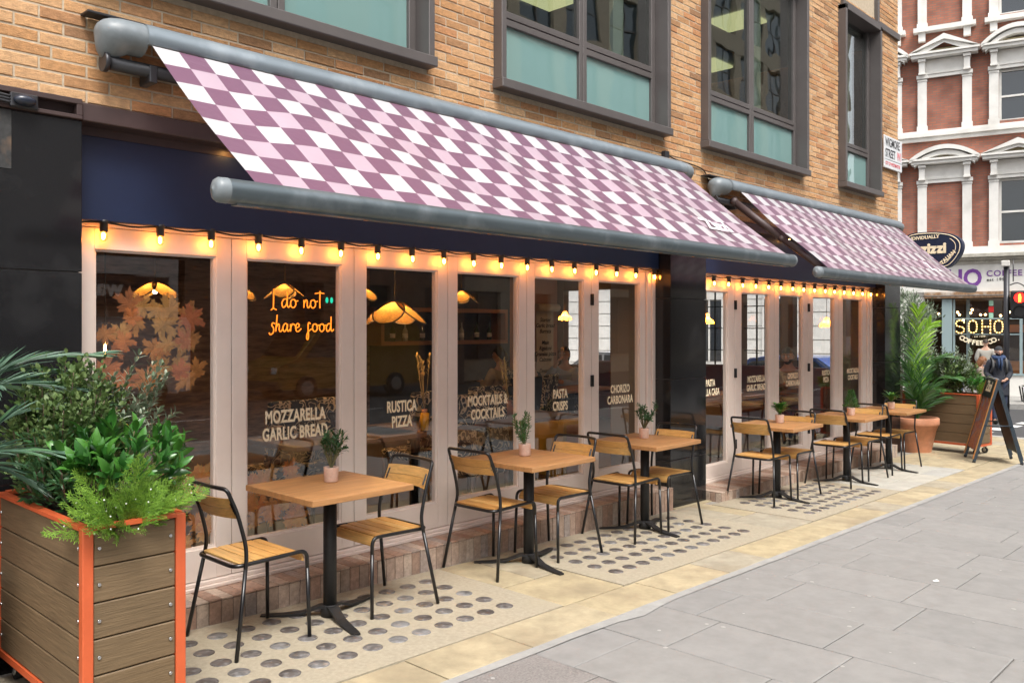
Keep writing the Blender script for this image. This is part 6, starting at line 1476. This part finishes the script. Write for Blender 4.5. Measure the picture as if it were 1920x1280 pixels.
for s in (-1,1): MB().tube(catmull([(s*.13,.14,1.42),(s*.135,.02,1.515),(s*.135,-.11,1.42),(s*.14,-.12,1.28),(s*.17,-.02,1.15)],4),.026,6,rx=.4).build('backpack_strap','pack_grey',t,True)
MB().cbox(-.16,.16,.14,.30,1.02,1.47,.05).build('backpack','pack_grey',t,True); MB().cbox(.14,.20,.12,.2,1.36,1.46,.015).build('yellow_pouch','van_yellow',t,True)
for s in (-1,1): MB().add([(s*.01,-.150,1.18),(s*.085,-.128,1.33),(s*.10,-.118,1.45),(s*.05,-.13,1.46)],[(0,1,2,3)]).build('lapel','coat_navy',t,True)
SIT = dict(pelvis=(0,0,.52),spine=(0,-.01,.70),chest=(0,-.03,.90),neck=(0,-.04,1.06),skull=(0,-.06,1.14),shL=(.17,-.03,.98),elL=(.20,-.12,.74),wrL=(.06,-.34,.80),haL=(.03,-.40,.82),shR=(-.17,-.03,.98),elR=(-.20,-.12,.74),wrR=(-.08,-.34,.78),haR=(-.04,-.40,.80),hipL=(.09,-.02,.50),knL=(.11,-.42,.50),anL=(.11,-.40,.09),toL=(.11,-.52,.045),hipR=(-.09,-.02,.50),knR=(-.11,-.42,.50),anR=(-.11,-.38,.09),toR=(-.11,-.50,.045))
def sit(**k): d=dict(SIT); d.update(k); return d
# woman with phone outside the coffee shop, in profile
t,c = person((26.75,7.15,-.52),AB+radians(75),'woman with long auburn hair in fur coat looking at phone outside coffee shop',SIT,'fur_taupe','jeans')
head(t,c,(0,-1,-.45),'hair_auburn','long'); MB().cbox(-.035,.035,-.47,-.46,.80,.94,.004).build('phone','leather_black',t,True)
tag(bpy.data.objects.new('x',None)) if 0 else None
b = thing('metal_stool','black metal stool under the woman with the phone','stool',(26.75,7.15,-.505),AB)
MB().cbox(-.16,.16,-.16,.16,.38,.405,.01).build('seat','black_tube',b,True)
for x in (-1,1):
    for y in (-1,1): MB().obox((x*.17,y*.17,.19),(.018,0,0),(0,.018,0),(x*.03,y*.03,.19)).build('leg','black_tube',b,True)
# standing figure in pale jacket inside the coffee shop door
W_ = lambda u,y: (O[0]+u*cos(AB)-y*sin(AB), O[1]+u*sin(AB)+y*cos(AB))
wx,wy = W_(.72,-.55); t,c = person((wx,wy,-.50),AB+pi,'person in pale puffer jacket seen from behind at the coffee shop window',dict(STAND,haL=(.12,-.12,.9),wrL=(.14,-.08,.98)),'puffer','jeans'); head(t,c,(0,-1,-.3),'hair_dark','short')
wx,wy = W_(-.25,-.9); t,c = person((wx,wy,-.52),AB+.6,'balding person in grey jacket seated before the coffee shop pier',SIT,'shirt_blue','jeans'); head(t,c,(0,-1,-.2),'beanie_grey','short')
# guests inside the restaurant
t,c = person((9.85,8.25,.02),radians(-70),'woman in pale blue shirt drinking inside, behind the paper menu pane',sit(wrR=(-.08,-.25,1.02),haR=(-.04,-.22,1.10),elR=(-.24,-.2,.80)),'shirt_blue','jeans'); head(t,c,(0,-1,.1),'hair_dark','pony')
t,c = person((8.75,8.5,.02),pi,'woman with dark ponytail in tan top seen from behind inside',SIT,'top_tan','jeans'); head(t,c,(0,-1,0),'hair_dark','pony')
t,c = person((11.35,5.45,.02),radians(-80),'guest in white hoodie seated inside the fourth far pane',SIT,'hoodie_white','jeans'); head(t,c,(0,-1,-.1),'hair_dark','short',True)
t,c = person((8.2,7.4,.02),radians(200),'guest in dark jacket behind the fifth near pane',SIT,'coat_navy','jeans'); head(t,c,(0,-1,0),'hair_dark','short')
for x,y,lab in ((9.85,8.25,'inside chair of the drinking woman'),(8.75,8.5,'inside chair of the woman in the tan top'),(11.35,5.45,'inside chair of the guest in the white hoodie'),(8.2,7.4,'inside chair of the guest in the dark jacket')):
    clone(dc,(x,y,.0),{9.85:radians(-160),8.75:pi/2,11.35:radians(-170),8.2:radians(110)}[x],lab)
